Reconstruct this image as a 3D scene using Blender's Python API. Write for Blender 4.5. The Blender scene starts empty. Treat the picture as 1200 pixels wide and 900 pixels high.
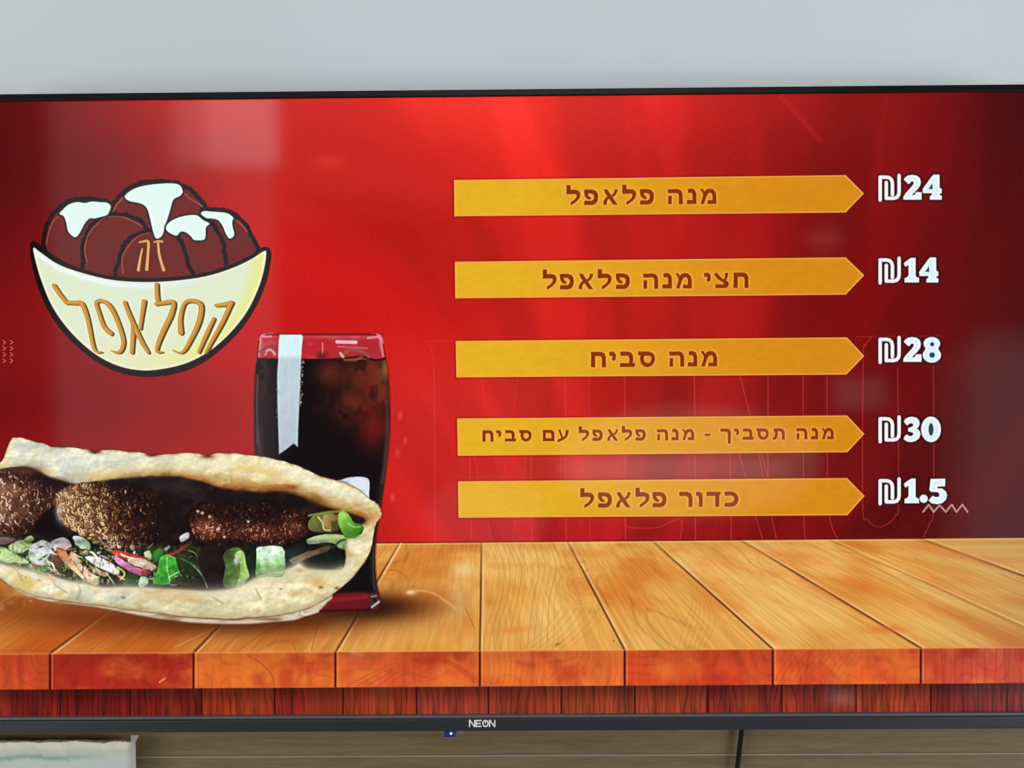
import bpy, math, random
import numpy as np
from mathutils import Matrix, Vector
from mathutils.geometry import tessellate_polygon

# ------------------------------------------------------------------ camera, world, lights, exposure
scene = bpy.context.scene
C = bpy.context.collection
UNIT = 0.00095                    # metres on the screen per picture unit
FPX = 940.0
DIST = FPX * UNIT
YAW, PITCH, ROLL = 0.0065, 0.026, -0.0075
CEN = Vector((0, 0, 1.5))
rot = Matrix.Rotation(YAW, 3, 'Z') @ Matrix.Rotation(math.radians(90) - PITCH, 3, 'X') @ Matrix.Rotation(ROLL, 3, 'Z')
fwd = rot @ Vector((0, 0, -1))
CAMLOC = CEN - fwd * DIST
cd = bpy.data.cameras.new('camera'); cam = bpy.data.objects.new('camera', cd); C.objects.link(cam)
cam.matrix_world = Matrix.Translation(CAMLOC) @ rot.to_4x4()
cd.sensor_width = 36; cd.lens = 36 * FPX / 1200; cd.clip_start = 0.02; cd.clip_end = 50
cd.dof.use_dof = True; cd.dof.focus_distance = DIST; cd.dof.aperture_fstop = 1.5
scene.camera = cam
world = bpy.data.worlds.new('World'); scene.world = world; world.use_nodes = True
world.node_tree.nodes['Background'].inputs[0].default_value = (0.92, 0.95, 1.0, 1)
world.node_tree.nodes['Background'].inputs[1].default_value = 0.05
scene.view_settings.view_transform = 'Standard'; scene.view_settings.look = 'None'
scene.view_settings.exposure = 0; scene.view_settings.gamma = 1
scene.view_settings.use_curve_mapping = False

def ray_plane(x, y, py=0.0):
    """where the view line through photograph point x, y meets the upright plane at depth py"""
    d = rot @ Vector(((x - 600) / FPX, -(y - 450) / FPX, -1))
    t = (py - CAMLOC.y) / d.y
    return CAMLOC + d * t

def area(name, loc, target, sx, sy, radiance, col, shape='RECTANGLE', spread=180):
    l = bpy.data.lights.new(name, 'AREA'); o = bpy.data.objects.new(name, l); C.objects.link(o)
    l.shape = shape; l.size = sx; l.size_y = sy; l.color = col
    A = sx * sy * (math.pi / 4 if shape in ('ELLIPSE', 'DISK') else 1)
    l.energy = radiance * math.pi * A; l.spread = math.radians(spread)
    o.location = loc
    o.rotation_euler = (Vector(target) - Vector(loc)).to_track_quat('-Z', 'Y').to_euler()
    return o

def room_light(name, x0, y0, x1, y1, Z, radiance, col, shape='RECTANGLE'):
    """an added lamp standing in for a lit part of the room at depth Z in front of the screen, met by the mirrored view lines"""
    k = Z / DIST
    P0, P1 = ray_plane(x0, y0), ray_plane(x1, y1)
    a = Vector((P0.x + (P0.x - CAMLOC.x) * k, -Z, P0.z + (P0.z - CAMLOC.z) * k))
    b = Vector((P1.x + (P1.x - CAMLOC.x) * k, -Z, P1.z + (P1.z - CAMLOC.z) * k))
    c = (a + b) / 2
    return area(name, c, c + Vector((0, 1, 0)), abs(b.x - a.x), abs(b.z - a.z), radiance, col, shape)

area('overhead_key_lamp', (0.25, -2.6, 3.5), (0.1, 0, 1.7), 1.8, 1.0, 6.6, (0.96, 0.98, 1.0))  # unseen overhead key lamp, added to light the wall
area('side_fill_lamp', (-3.3, -2.0, 1.1), (0, 0, 1.4), 2.0, 1.8, 5.8, (1.0, 0.98, 0.92))  # unseen fill lamp added at the left for wall and shaded wood
area('side_fill_lamp', (3.4, -2.0, 1.1), (0, 0, 1.4), 2.0, 1.8, 7.8, (0.93, 0.97, 1.0))  # matching unseen fill lamp added at the right
room_light('shop_window', 54, -40, 326, 545, 2.6, 0.50, (1.0, 0.96, 0.98))
room_light('window_pane', 200, 30, 327, 192, 2.5, 0.9, (0.95, 0.96, 1.0))
room_light('window_pane', 238, 0, 327, 196, 2.45, 1.0, (0.95, 0.96, 1.0))
room_light('veil_lamp', 1140, 385, 1420, 900, 2.6, 0.24, (1.0, 0.95, 0.98))  # unseen lamp added to mirror as a grey veil at the right
room_light('veil_lamp', 1118, 400, 1400, 880, 2.62, 0.12, (1.0, 0.95, 0.98))  # second added lamp, an overlapping step that softens the veil
room_light('veil_edge_lamp', 1098, 415, 1420, 700, 2.65, 0.12, (1.0, 0.92, 0.95))  # last added step of the veil, fading its left edge
room_light('ghost_lamp', 950, 262, 984, 300, 2.4, 0.3, (1.0, 0.8, 0.7), 'ELLIPSE')  # unseen lamp added for a faint warm patch on the glass
room_light('ghost_lamp', 978, 444, 1036, 478, 2.4, 0.55, (0.9, 0.95, 1.0))  # unseen lamp added for a small ghost reflection
room_light('haze_lamp', 660, 538, 930, 560, 2.4, 1.3, (1.0, 0.9, 0.85), 'ELLIPSE')  # unseen lamp added for the bright streak between the lower bars
room_light('haze_lamp', 650, 478, 960, 605, 2.5, 0.85, (1.0, 0.86, 0.7), 'ELLIPSE')  # wider unseen lamp added for warm haze over the lower bars
room_light('violet_haze_lamp', 500, 560, 640, 650, 2.5, 0.45, (0.9, 0.8, 1.0), 'ELLIPSE')  # unseen lamp added for a purplish patch of reflection
room_light('small_lamp', 413, 762, 418, 768, 2.2, 14.0, (1.0, 0.95, 0.9), 'ELLIPSE')
room_light('small_lamp', 446, 802, 450, 806, 2.2, 7.0, (0.9, 0.95, 1.0), 'ELLIPSE')
room_light('lamp_strip', 968, 812, 1000, 822, 2.2, 2.6, (1.0, 0.95, 1.0), 'ELLIPSE')

# ------------------------------------------------------------------ helpers
def tag(o, label=None, cat=None, group=None, kind=None):
    if label: o['label'] = label
    if cat: o['category'] = cat
    if group: o['group'] = group
    if kind: o['kind'] = kind
    return o

def mesh_obj(name, verts, faces, mat, parent=None, uvs=None, smooth=False):
    me = bpy.data.meshes.new(name); me.from_pydata([tuple(v) for v in verts], [], faces)
    if uvs is not None:
        uvl = me.uv_layers.new(name='UVMap')
        for p in me.polygons:
            for li, vi in zip(p.loop_indices, p.vertices): uvl.data[li].uv = uvs[vi]
    if mat: me.materials.append(mat)
    if smooth:
        for p in me.polygons: p.use_smooth = True
    me.update()
    o = bpy.data.objects.new(name, me); C.objects.link(o); o.parent = parent
    return o

import bmesh
def box(name, lo, hi, mat, parent=None, bevel=0.0, seg=2):
    bm = bmesh.new(); bmesh.ops.create_cube(bm, size=1)
    for v in bm.verts:
        v.co = Vector([lo[i] + (v.co[i] + .5) * (hi[i] - lo[i]) for i in range(3)])
    if bevel: bmesh.ops.bevel(bm, geom=bm.edges[:], offset=bevel, segments=seg, affect='EDGES', profile=.5)
    me = bpy.data.meshes.new(name); bm.to_mesh(me); bm.free(); me.materials.append(mat)
    o = bpy.data.objects.new(name, me); C.objects.link(o); o.parent = parent
    return o

def nodemat(name):
    m = bpy.data.materials.new(name); m.use_nodes = True
    return m, m.node_tree, m.node_tree.nodes['Principled BSDF']

def simple(name, col, rough=.5, metal=0, noise=0, nscale=200, spec=.5, stretch=(1, 1, 1)):
    m, nt, b = nodemat(name)
    b.inputs['Base Color'].default_value = (*col, 1); b.inputs['Roughness'].default_value = rough
    b.inputs['Metallic'].default_value = metal; b.inputs['Specular IOR Level'].default_value = spec
    if noise:
        tc = nt.nodes.new('ShaderNodeTexCoord'); mp = nt.nodes.new('ShaderNodeMapping'); mp.inputs['Scale'].default_value = stretch
        n = nt.nodes.new('ShaderNodeTexNoise'); n.inputs['Scale'].default_value = nscale; n.inputs['Detail'].default_value = 5
        r = nt.nodes.new('ShaderNodeMapRange'); r.inputs[3].default_value = 1 - noise; r.inputs[4].default_value = 1 + noise
        mx = nt.nodes.new('ShaderNodeMix'); mx.data_type = 'RGBA'; mx.blend_type = 'MULTIPLY'; mx.inputs[0].default_value = 1
        mx.inputs[6].default_value = (*col, 1)
        L = nt.links.new
        L(tc.outputs['Object'], mp.inputs[0]); L(mp.outputs[0], n.inputs[0]); L(n.outputs[0], r.inputs[0]); L(r.outputs[0], mx.inputs[7]); L(mx.outputs[2], b.inputs['Base Color'])
        bp = nt.nodes.new('ShaderNodeBump'); bp.inputs['Strength'].default_value = .08; bp.inputs['Distance'].default_value = .002
        L(n.outputs[0], bp.inputs['Height']); L(bp.outputs[0], b.inputs['Normal'])
    return m

# ------------------------------------------------------------------ painting the picture that the screen shows
Minv = rot.transposed()
def to_plane(x, y):
    p = ray_plane(x, y); return p.x / UNIT, -(p.z - CEN.z) / UNIT
U0, U1 = -643.0, 643.0
V0 = (to_plane(0, 118.5)[1] + to_plane(1200, 107.5)[1]) / 2
V1 = (to_plane(0, 839.5)[1] + to_plane(1200, 833.5)[1]) / 2
print('edges', to_plane(0, 118.5), to_plane(1200, 107.5), to_plane(0, 839.5), to_plane(1200, 833.5))
S = 2.0
NW, NH = int((U1 - U0) * S), int((V1 - V0) * S)
ug = (U0 + (np.arange(NW) + .5) / S).astype(np.float32)
vg = (V0 + (np.arange(NH) + .5) / S).astype(np.float32)
Ug, Vg = np.meshgrid(ug, vg)
wx = Ug * UNIT - CAMLOC.x; wy = -CAMLOC.y; wz = CEN.z - Vg * UNIT - CAMLOC.z
cx = Minv[0][0] * wx + Minv[0][1] * wy + Minv[0][2] * wz
cy = Minv[1][0] * wx + Minv[1][1] * wy + Minv[1][2] * wz
cz = Minv[2][0] * wx + Minv[2][1] * wy + Minv[2][2] * wz
X = (600 + FPX * cx / -cz).astype(np.float32); Y = (450 - FPX * cy / -cz).astype(np.float32)
del Ug, Vg, wx, wz, cx, cy, cz
IMG = np.zeros((NH, NW, 3), np.float32)

rs = np.random.RandomState(7)
TAB = rs.rand(256, 256).astype(np.float32)
def vn(x, y, seed=0):
    x = x + seed * 37.17; y = y + seed * 11.73
    xi = np.floor(x); yi = np.floor(y); fx = x - xi; fy = y - yi
    fx = fx * fx * (3 - 2 * fx); fy = fy * fy * (3 - 2 * fy)
    xi = xi.astype(np.int32) & 255; yi = yi.astype(np.int32) & 255
    x1 = (xi + 1) & 255; y1 = (yi + 1) & 255
    a = TAB[yi, xi]; b = TAB[yi, x1]; c = TAB[y1, xi]; d = TAB[y1, x1]
    return (a + (b - a) * fx) * (1 - fy) + (c + (d - c) * fx) * fy
def fbm(x, y, seed=0, oc=4):
    s = 0; a = .5; t = 0
    for i in range(oc):
        s = s + a * vn(x, y, seed + i * 5); t += a; a *= .5; x = x * 2.03; y = y * 2.03
    return s / t
def sm(a, b, x):
    t = np.clip((x - a) / (b - a), 0, 1); return t * t * (3 - 2 * t)
def col(c): return np.array(c, np.float32) / 255

def region(x0, y0, x1, y1, pad=3):
    ps = [to_plane(x, y) for x, y in ((x0 - pad, y0 - pad), (x1 + pad, y0 - pad), (x1 + pad, y1 + pad), (x0 - pad, y1 + pad))]
    i0 = max(0, int((min(p[0] for p in ps) - U0) * S)); i1 = min(NW, int((max(p[0] for p in ps) - U0) * S) + 2)
    j0 = max(0, int((min(p[1] for p in ps) - V0) * S)); j1 = min(NH, int((max(p[1] for p in ps) - V0) * S) + 2)
    return (slice(j0, max(j1, j0 + 1)), slice(i0, max(i1, i0 + 1)))
def bb(pts):
    xs = [p[0] for p in pts]; ys = [p[1] for p in pts]; return min(xs), min(ys), max(xs), max(ys)
def sdpoly(px, py, pts):
    d = np.full(px.shape, 1e9, np.float32); ins = np.zeros(px.shape, bool)
    n = len(pts)
    for i in range(n):
        ax, ay = pts[i]; bx, by = pts[(i + 1) % n]
        ex, ey = bx - ax, by - ay; L = ex * ex + ey * ey
        if L < 1e-9: continue
        wx_ = px - ax; wy_ = py - ay
        t = np.clip((wx_ * ex + wy_ * ey) / L, 0, 1)
        dx = wx_ - ex * t; dy = wy_ - ey * t
        np.minimum(d, dx * dx + dy * dy, out=d)
        if ay != by:
            c = ((ay <= py) & (by > py)) | ((by <= py) & (ay > py))
            ins ^= c & (px < ax + (py - ay) * ex / ey)
    d = np.sqrt(d)
    return np.where(ins, -d, d)
def sdline(px, py, pts, w):
    """distance to a line with a width; w may be one number or one per point"""
    d = np.full(px.shape, 1e9, np.float32)
    ws = w if hasattr(w, '__len__') else [w] * len(pts)
    for i in range(len(pts) - 1):
        ax, ay = pts[i]; bx, by = pts[i + 1]; ex, ey = bx - ax, by - ay; L = ex * ex + ey * ey + 1e-9
        t = np.clip(((px - ax) * ex + (py - ay) * ey) / L, 0, 1)
        dd = np.hypot(px - ax - ex * t, py - ay - ey * t) - (ws[i] + (ws[i + 1] - ws[i]) * t) / 2
        np.minimum(d, dd, out=d)
    return d
def smooth(pts, n=4, closed=True):
    out = []; m = len(pts)
    rng = range(m if closed else m - 1)
    for i in rng:
        if closed: p0, p1, p2, p3 = pts[i - 1], pts[i], pts[(i + 1) % m], pts[(i + 2) % m]
        else: p0, p1, p2, p3 = pts[max(i - 1, 0)], pts[i], pts[i + 1], pts[min(i + 2, m - 1)]
        for k in range(n):
            t = k / n
            out.append(tuple(.5 * (2 * p1[a] + (p2[a] - p0[a]) * t + (2 * p0[a] - 5 * p1[a] + 4 * p2[a] - p3[a]) * t * t + (3 * p1[a] - p0[a] - 3 * p2[a] + p3[a]) * t ** 3) for a in (0, 1)))
    if not closed: out.append(tuple(pts[-1]))
    return out
def blend(r, m, c):
    m = m[..., None]; IMG[r] = IMG[r] * (1 - m) + c * m
def aa(sd, f=1.0): return np.clip(.5 - sd / f, 0, 1)
def fill(pts, c, f=1.0, alpha=1.0, fn=None, holes=()):
    r = region(*bb(pts), pad=3 + f); px, py = X[r], Y[r]
    sd = sdpoly(px, py, pts)
    for h in holes: sd = np.maximum(sd, -sdpoly(px, py, h))
    cc = fn(px, py, sd) if fn else col(c)
    blend(r, aa(sd, f) * alpha, cc); return sd
def line(pts, w, c, f=1.0, alpha=1.0):
    mw = max(w) if hasattr(w, '__len__') else w
    r = region(*bb(pts), pad=3 + f + mw); blend(r, aa(sdline(X[r], Y[r], pts, w), f) * alpha, col(c))
def glow(cx_, cy_, rx, ry, c, alpha, ang=0, p=1.0):
    R = 2.2 * max(rx, ry); r = region(cx_ - R, cy_ - R, cx_ + R, cy_ + R)
    dx, dy = X[r] - cx_, Y[r] - cy_; ca, sa = math.cos(ang), math.sin(ang)
    q = ((dx * ca + dy * sa) / rx) ** 2 + ((-dx * sa + dy * ca) / ry) ** 2
    blend(r, alpha * np.exp(-q * p), col(c))
def ell(cx_, cy_, rx, ry, n=28, ang=0):
    ca, sa = math.cos(ang), math.sin(ang)
    return [(cx_ + rx * math.cos(t) * ca - ry * math.sin(t) * sa, cy_ + rx * math.cos(t) * sa + ry * math.sin(t) * ca) for t in [2 * math.pi * i / n for i in range(n)]]
def lerp(a, b, t): return a + (b - a) * t[..., None]
def rough_outline(pts, amp, seed, n=4):
    rr = random.Random(seed); q = smooth(pts, n)
    return [(x + rr.uniform(-amp, amp), y + rr.uniform(-amp, amp)) for x, y in q]

PIECES = []         # (name, polygon in photograph units, holes, level, label)
def piece(name, pts, level, holes=(), label=None): PIECES.append((name, [(pts, holes)], level, label))

# --- red background
gx = [-45, 30, 130, 250, 330, 430, 530, 620, 720, 820, 920, 1000, 1080, 1160, 1245]
gy = [112, 200, 280, 370, 470, 560, 640]
G = [[(78,6,8),(96,8,12),(146,18,20),(200,32,30),(218,42,36),(226,46,38),(236,50,40),(238,50,40),(228,44,38),(200,34,30),(172,26,24),(146,18,18),(116,10,12),(90,8,12),(74,6,10)],
     [(78,6,8),(92,8,10),(118,12,14),(172,22,20),(208,34,28),(218,38,30),(220,38,30),(220,38,30),(200,32,26),(172,24,20),(150,18,16),(134,12,12),(110,8,8),(92,8,12),(78,8,10)],
     [(90,6,8),(102,8,10),(120,10,12),(162,16,16),(192,24,18),(196,22,18),(200,26,20),(204,30,22),(196,28,22),(176,22,18),(152,14,12),(126,8,8),(104,6,6),(90,8,8),(76,8,8)],
     [(108,8,10),(112,8,10),(124,10,12),(160,16,14),(186,20,16),(190,20,15),(196,24,17),(208,32,24),(196,28,22),(172,22,18),(148,14,12),(122,6,6),(102,4,4),(88,8,10),(76,8,10)],
     [(112,10,12),(118,10,12),(130,12,14),(154,16,16),(190,28,24),(197,32,26),(194,34,28),(202,38,32),(178,24,18),(156,22,18),(134,14,14),(114,8,8),(96,6,6),(84,10,12),(74,8,12)],
     [(140,12,14),(145,12,14),(148,14,16),(164,18,18),(180,24,22),(200,30,24),(196,32,28),(200,42,34),(180,38,32),(150,26,24),(126,14,16),(110,10,10),(92,8,8),(80,10,12),(72,8,12)],
     [(140,12,14),(145,12,14),(150,14,16),(168,18,18),(185,24,22),(198,30,24),(196,30,26),(190,28,26),(172,20,20),(152,14,14),(124,8,8),(104,6,6),(86,6,6),(74,8,12),(66,8,12)]]
G = np.array(G, np.float32) / 255
G[:, 1:4] *= np.array([1.10, 1.0, 1.0], np.float32)
def bg_color(px, py):
    out = np.zeros(px.shape + (3,), np.float32)
    jy = np.interp(py, gy, np.arange(len(gy))); j = np.clip(jy.astype(int), 0, len(gy) - 2); t = (jy - j); t = t * t * (3 - 2 * t)
    ix = np.interp(px, gx, np.arange(len(gx))); i = np.clip(ix.astype(int), 0, len(gx) - 2); s = (ix - i)
    for c in range(3):
        g = G[:, :, c]
        out[..., c] = (g[j, i] * (1 - s) + g[j, i + 1] * s) * (1 - t) + (g[j + 1, i] * (1 - s) + g[j + 1, i + 1] * s) * t
    return out
BOT = lambda x: 636.5 - 6.5 * (x - 440) / 760.0           # where the table top begins
r = region(-60, 100, 1260, 642); px, py = X[r], Y[r]
c = bg_color(px, py)
dx, dy = px - 640, py - 880
th = np.arctan2(dx, -dy); rad = np.hypot(dx, dy)
band = 0
for k, (fr, cu, ph, am) in enumerate(((17, .0042, .4, .045), (31, .0030, 2.1, .034), (9, .006, 1.0, .022))):
    q = th * fr + rad * cu * 3 + ph
    band = band + am * np.tanh((5.0 if k == 0 else 3.0) * np.sin(q))
# broad silky arcs on the left half
q2 = np.hypot(px - 120, (py - 760) * 1.15) / 66 + .8 * vn(px / 260, py / 260, 3)
arc = .07 * np.tanh(2.0 * np.sin(q2)) * (1 - sm(430, 640, px))
band = band * sm(380, 620, px) + arc
band = band + .05 * (fbm(px / 90, py / 90, 4, 3) - .5)
c = c * (1 + band[..., None]) 
c[..., 1:] += (np.clip(band, 0, 1) * .06)[..., None]
fine = (fbm(px / 2.2, py / 2.2, 11, 2) - .5) * .022
IMG[r] = np.clip(c + fine[..., None], 0, 1)
# diagonal soft light streaks near the top right
line([(915, 112), (962, 165)], [3, 1], (225, 60, 50), 9, .35)
line([(1040, 112), (1030, 165), (1028, 230)], 3, (170, 30, 30), 10, .3)
glow(385, 190, 18, 9, (235, 80, 50), .35); glow(345, 250, 60, 14, (225, 50, 40), .2, .3)
glow(868, 300, 30, 12, (150, 30, 20), .2); glow(965, 280, 22, 9, (150, 45, 40), .45)
# thin pink line drawing behind the bars
PK = (205, 70, 66)
def pk(pts, a=.5, w=1.5): line(smooth(pts, 5, False) if len(pts) > 2 else pts, w, PK, 1.3, a)
pk([(497, 400), (534, 399.5)], .3); pk([(503, 404), (507, 415), (508.5, 440), (509, 490), (510, 640)], .32, 2)
pk([(1003, 394.5), (1102, 393.5)], .3)
for pts, a in (([(564.5, 443), (569.5, 488)], .28), ([(607, 442), (600.5, 489)], .28), ([(662.5, 441), (663.5, 636)], .5), ([(690.5, 441), (691.5, 634)], .3),
               ([(732, 440), (733, 633)], .5), ([(813.8, 440), (815, 632)], .5), ([(867, 440), (879, 487), (889, 532), (903, 600), (910, 632)], .45),
               ([(900, 440), (900, 560)], .5), ([(941, 440), (942, 603), (945, 632)], .45), ([(969, 440), (969.5, 560)], .45),
               ([(971, 560), (973, 610), (983, 634)], .45),
               ([(1021, 395), (1014, 405), (1011.5, 420), (1011, 590), (1016, 608), (1028, 617), (1040, 614), (1050, 603), (1053, 585), (1052, 430)], .42),
               ([(1094, 430), (1094, 590), (1090, 612), (1082, 629)], .42),
               ([(550.5, 534), (552.5, 636)], .4), ([(556, 534), (561, 563)], .35), ([(571, 606), (576, 636)], .3), ([(580, 534), (587, 563)], .3),
               ([(594, 534), (589, 563)], .28), ([(604, 606), (600, 636)], .35), ([(616.5, 534), (613, 563)], .35), ([(622.5, 534), (623.5, 636)], .45),
               ([(855.5, 530), (857, 632)], .45), ([(865.5, 530), (874, 560)], .45), ([(885, 604), (894, 632)], .42), ([(892, 530), (900, 560)], .4),
               ([(733.5, 606), (734.5, 617), (770, 618), (797, 608), (797, 633)], .4)):
    pk(pts, a)
# little arrow heads at the far left
for ax in (5, 13.5):
    for k in range(4):
        ay = 401 + 7.2 * k; line([(ax - 1.3, ay - 2), (ax + 1.6, ay), (ax - 1.3, ay + 2)], 1.1, (205, 120, 115), 1.0, .8)
# light dots by the glass
for gx_, gy_, rr_ in ((469, 487, 3), (475, 516, 2.5), (466, 530, 3), (460, 583, 3)): glow(gx_, gy_, rr_, rr_ * 1.6, (235, 90, 90), .5)

# --- wooden table: top planks, their end faces, the row beneath
TOPE = lambda x: 766.0 - 7.5 * x / 1200; FRB = lambda x: 807.8 - 7.8 * x / 1200
seams = [(-118, 20), (60, 170), (226, 318), (393.5, 468), (562.3, 564.3), (732, 665), (905.5, 764.5), (1079, 868), (1252, 969)]   # (front x, back x) of each gap
far_seams = [(1425, 1079)]
seams[0] = (-110, 110); seams[1] = (58.5, 230); seams[2] = (227, 349)
seams += far_seams
r = region(-60, 625, 1260, 812); px, py = X[r], Y[r]
yb = BOT(px); yt = TOPE(px); t = np.clip((py - yb) / (yt - yb), 0, 1)
# lateral plank coordinate
SX = [s[1] + (s[0] - s[1]) * t for s in seams]
lat = np.full(px.shape, -1.0, np.float32)
gap = np.full(px.shape, 99.0, np.float32); gside = np.zeros(px.shape, np.float32)
for i in range(len(SX)):
    d = px - SX[i]
    slope = (seams[i][0] - seams[i][1]) / 128.0
    dn = d / math.sqrt(1 + slope * slope)
    m_ = np.abs(dn) < np.abs(gap); gap = np.where(m_, dn, gap)
    if i < len(SX) - 1:
        w_ = SX[i + 1] - SX[i]
        lat = np.where((d >= 0) & (px < SX[i + 1]), i + d / w_, lat)
pi = np.floor(lat)
dep = 1.0 / (1.0 + 1.1 * t) * 3.0                     # recedes
gl = lat * 2.0 + pi * 7.3
w1 = vn(gl * 1.3, dep * 2.2, 21) + .5 * vn(gl * 3.1, dep * 3.0, 22)
ring = (vn(gl * 1.0 + .4 * w1, dep * 1.1, 23) * 1.6 + w1 * .35 + (lat - pi - .5) ** 2 * 1.2)
lines_ = np.sin(ring * 20)
grain = np.clip(lines_, 0, 1) ** 3
fib = fbm(gl * 22, dep * 5, 24, 4)
hue = fbm(gl * 1.0, dep * 2.4, 25, 3)
base = lerp(col((226, 164, 78)), col((212, 128, 48)), sm(.35, .8, hue))
base = lerp(base, col((236, 190, 108)), sm(.52, .75, fbm(gl * .8, dep * 1.6, 26, 2)) * .7)
base = base * (1 - .10 * grain * sm(.45, .8, vn(gl, dep, 28)))[..., None] * (1 + (fib - .5) * .18)[..., None]
base = lerp(base, col((210, 108, 40)), sm(.50, .9, fbm(gl * 1.6, dep * 3.4, 27, 4)) * .42)
left = 1 - sm(120, 470, px)                             # left planks deeper orange
base = base * lerp(col((255, 255, 255)), col((226, 172, 128)), left * .95)
base = base * (1 - .13 * sm(1040, 1230, px))[..., None]
base = base * (1 - .05 * (1 - sm(0, .12, t)))[..., None]
ga = np.abs(gap)
gd = np.exp(-((gap / 1.25) ** 2)); gl_ = np.exp(-(((gap - 2.6) / 1.3) ** 2))
fade = (.35 + .65 * sm(-.1, .4, t)) * np.where(np.abs(px - SX[8]) < 4, .22, 1)
base = lerp(base, col((250, 215, 160)), gl_ * .45 * fade)
fade = fade * np.where(px < 300, sm(.62, .9, t), 1)
base = lerp(base, col((88, 40, 12)), gd * .85 * fade)
mt = aa(BOT(px) - py, 1.1)
blend(r, mt, np.clip(base, 0, 1))
# thin dark/bright line along the far edge
line([(430, BOT(430) - .6), (1260, BOT(1260) - .6)], 1.6, (96, 12, 8), 1.2, .6)
line([(430, BOT(430) + 1.4), (1260, BOT(1260) + 1.4)], 1.4, (246, 205, 120), 1.4, .5)
# diagonal fine scratches
line([(205, 758), (262, 731)], 1.2, (240, 190, 130), 1.4, .55); line([(258, 732), (228, 762)], 1.2, (110, 50, 20), 1.4, .6)
for a_, b_ in (((343, 753), (352, 775)), ((372, 732), (365, 762)), ((545, 712), (556, 736))): line([a_, b_], .8, (130, 60, 20), 1.2, .5)
line([(470, 637), (450, 672)], 2.2, (250, 210, 140), 2, .6)
# long grain arcs on single planks
rg = random.Random(3)
def arcs(cx_, cy_, n, w0, h0, dw, dh, c_, a_, x0, y0, x1, y1, lean=0.0):
    """nested arches of grain, kept inside the plank"""
    for k in range(n):
        W, H = w0 + dw * k, h0 + dh * k
        pts = [(cx_ + W * math.cos(u) + lean * H * math.sin(u) + rg.uniform(-.7, .7), cy_ + H * math.sin(u)) for u in [math.pi * (i / 16) for i in range(17)]]
        seg = []
        for p in pts:
            if x0 < p[0] < x1 and y0 < p[1] < y1: seg.append(p)
            else:
                if len(seg) > 2: line(smooth(seg, 2, False), .9, c_, 1.3, a_ * rg.uniform(.6, 1.2))
                seg = []
        if len(seg) > 2: line(smooth(seg, 2, False), .9, c_, 1.3, a_ * rg.uniform(.6, 1.2))
for k in range(12):
    x0 = 572 + k * 7.2; pts = [(x0 + 3 * math.sin(k), 637), (x0 + 12 - k * .4, 665), (x0 + 10 - k, 700), (x0 - 2, 735), (x0 - 7 + k * .3, 761)]
    line(smooth(pts, 4, False), .8, (170, 105, 45), 1.4, rg.uniform(.25, .5))
for k in range(4):
    line(smooth([(x + rg.uniform(-2, 2), y + rg.uniform(-2, 2)) for x, y in ell(680, 684, 9 + 7 * k, 9 + 5 * k, 12, .3)[k % 3:11]], 3, False), .9, (190, 122, 56), 1.6, .38 - .05 * k)
for k in range(7):
    x0 = 690 - k * 9; line(smooth([(x0 + 22, 712), (x0 + 2, 738), (x0 - 26, 762)], 4, False), .8, (190, 118, 55), 1.4, .35)
for k in range(6):
    line(smooth([(795 + k * 6, 758), (803 + k * 7, 730), (812 + k * 4, 705), (806 + k * 3, 678)], 4, False), .9, (188, 112, 48), 1.6, .3)
for k in range(6):
    line(smooth([(858 - k * 3, 676 + k * 5), (868 - k, 684), (890, 690 + k * 2), (930 + k * 6, 722), (965 + k * 9, 758)], 4, False), 1.2, (226, 160, 84), 2, .45)
for k in range(14):
    x0 = 880 + k * 24 + rg.uniform(-6, 6); y0 = 638 + rg.uniform(0, 22); L = rg.uniform(60, 150)
    line(smooth([(x0, y0), (x0 + L * .5, y0 + L * .26 + rg.uniform(-3, 3)), (x0 + L, y0 + L * .52)], 4, False), rg.uniform(1, 2.4), (196, 118, 50), 2.5, rg.uniform(.2, .4))
glow(925, 650, 40, 7, (214, 110, 40), .55, .1); glow(1010, 688, 36, 6, (212, 112, 44), .5, .35); glow(960, 690, 26, 5, (216, 120, 50), .45, .3)
glow(1038, 737, 24, 5, (214, 100, 40), .6); glow(1120, 650, 70, 7, (205, 120, 60), .5, .15)
glow(600, 738, 26, 4, (226, 130, 66), .6, -.1); glow(653, 755, 3.4, 1.4, (150, 74, 28), .8, -.4); glow(719, 751, 1.2, 1, (130, 64, 28), .7)
glow(690, 650, 20, 5, (205, 140, 60), .4); glow(520, 662, 34, 8, (210, 145, 70), .35); glow(535, 700, 8, 16, (250, 225, 170), .3); glow(545, 668, 14, 10, (252, 232, 185), .5)

# end faces
frontx = [-110, 58.5, 226.8, 393, 562.3, 732, 905.5, 1079, 1252]
fcol = [(200, 74, 36), (172, 44, 26), (222, 106, 40), (212, 84, 40), (222, 104, 46), (214, 76, 36), (222, 92, 42), (198, 72, 46)]
r = region(-60, 752, 1260, 812); px, py = X[r], Y[r]
fi = np.clip(np.searchsorted(np.array(frontx), px) - 1, 0, len(fcol) - 1)
fc = np.array(fcol, np.float32)[fi] / 255
lx = (px - np.array(frontx, np.float32)[fi]) / 170.0
gg = lx * 3 + fi * 5.1
w1 = vn(gg, py / 30, 31)
st = np.sin((vn(gg * 1.6, py / 60, 32) * 2 + w1 * .5) * 16)
fc = fc * (1 + .10 * (fbm(gg * 9, py / 40, 33, 3) - .5) * 2)[..., None]
fc = fc * (1 - .07 * np.clip(st, 0, 1) ** 3)[..., None]
fc = lerp(fc, col((238, 138, 48)), sm(.42, .85, fbm(gg * 1.6, py / 26, 34, 4)) * .55)
fc = lerp(fc, col((168, 34, 28)), sm(.45, .85, fbm(gg * 1.8, py / 30, 35, 4)) * .5)
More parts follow.
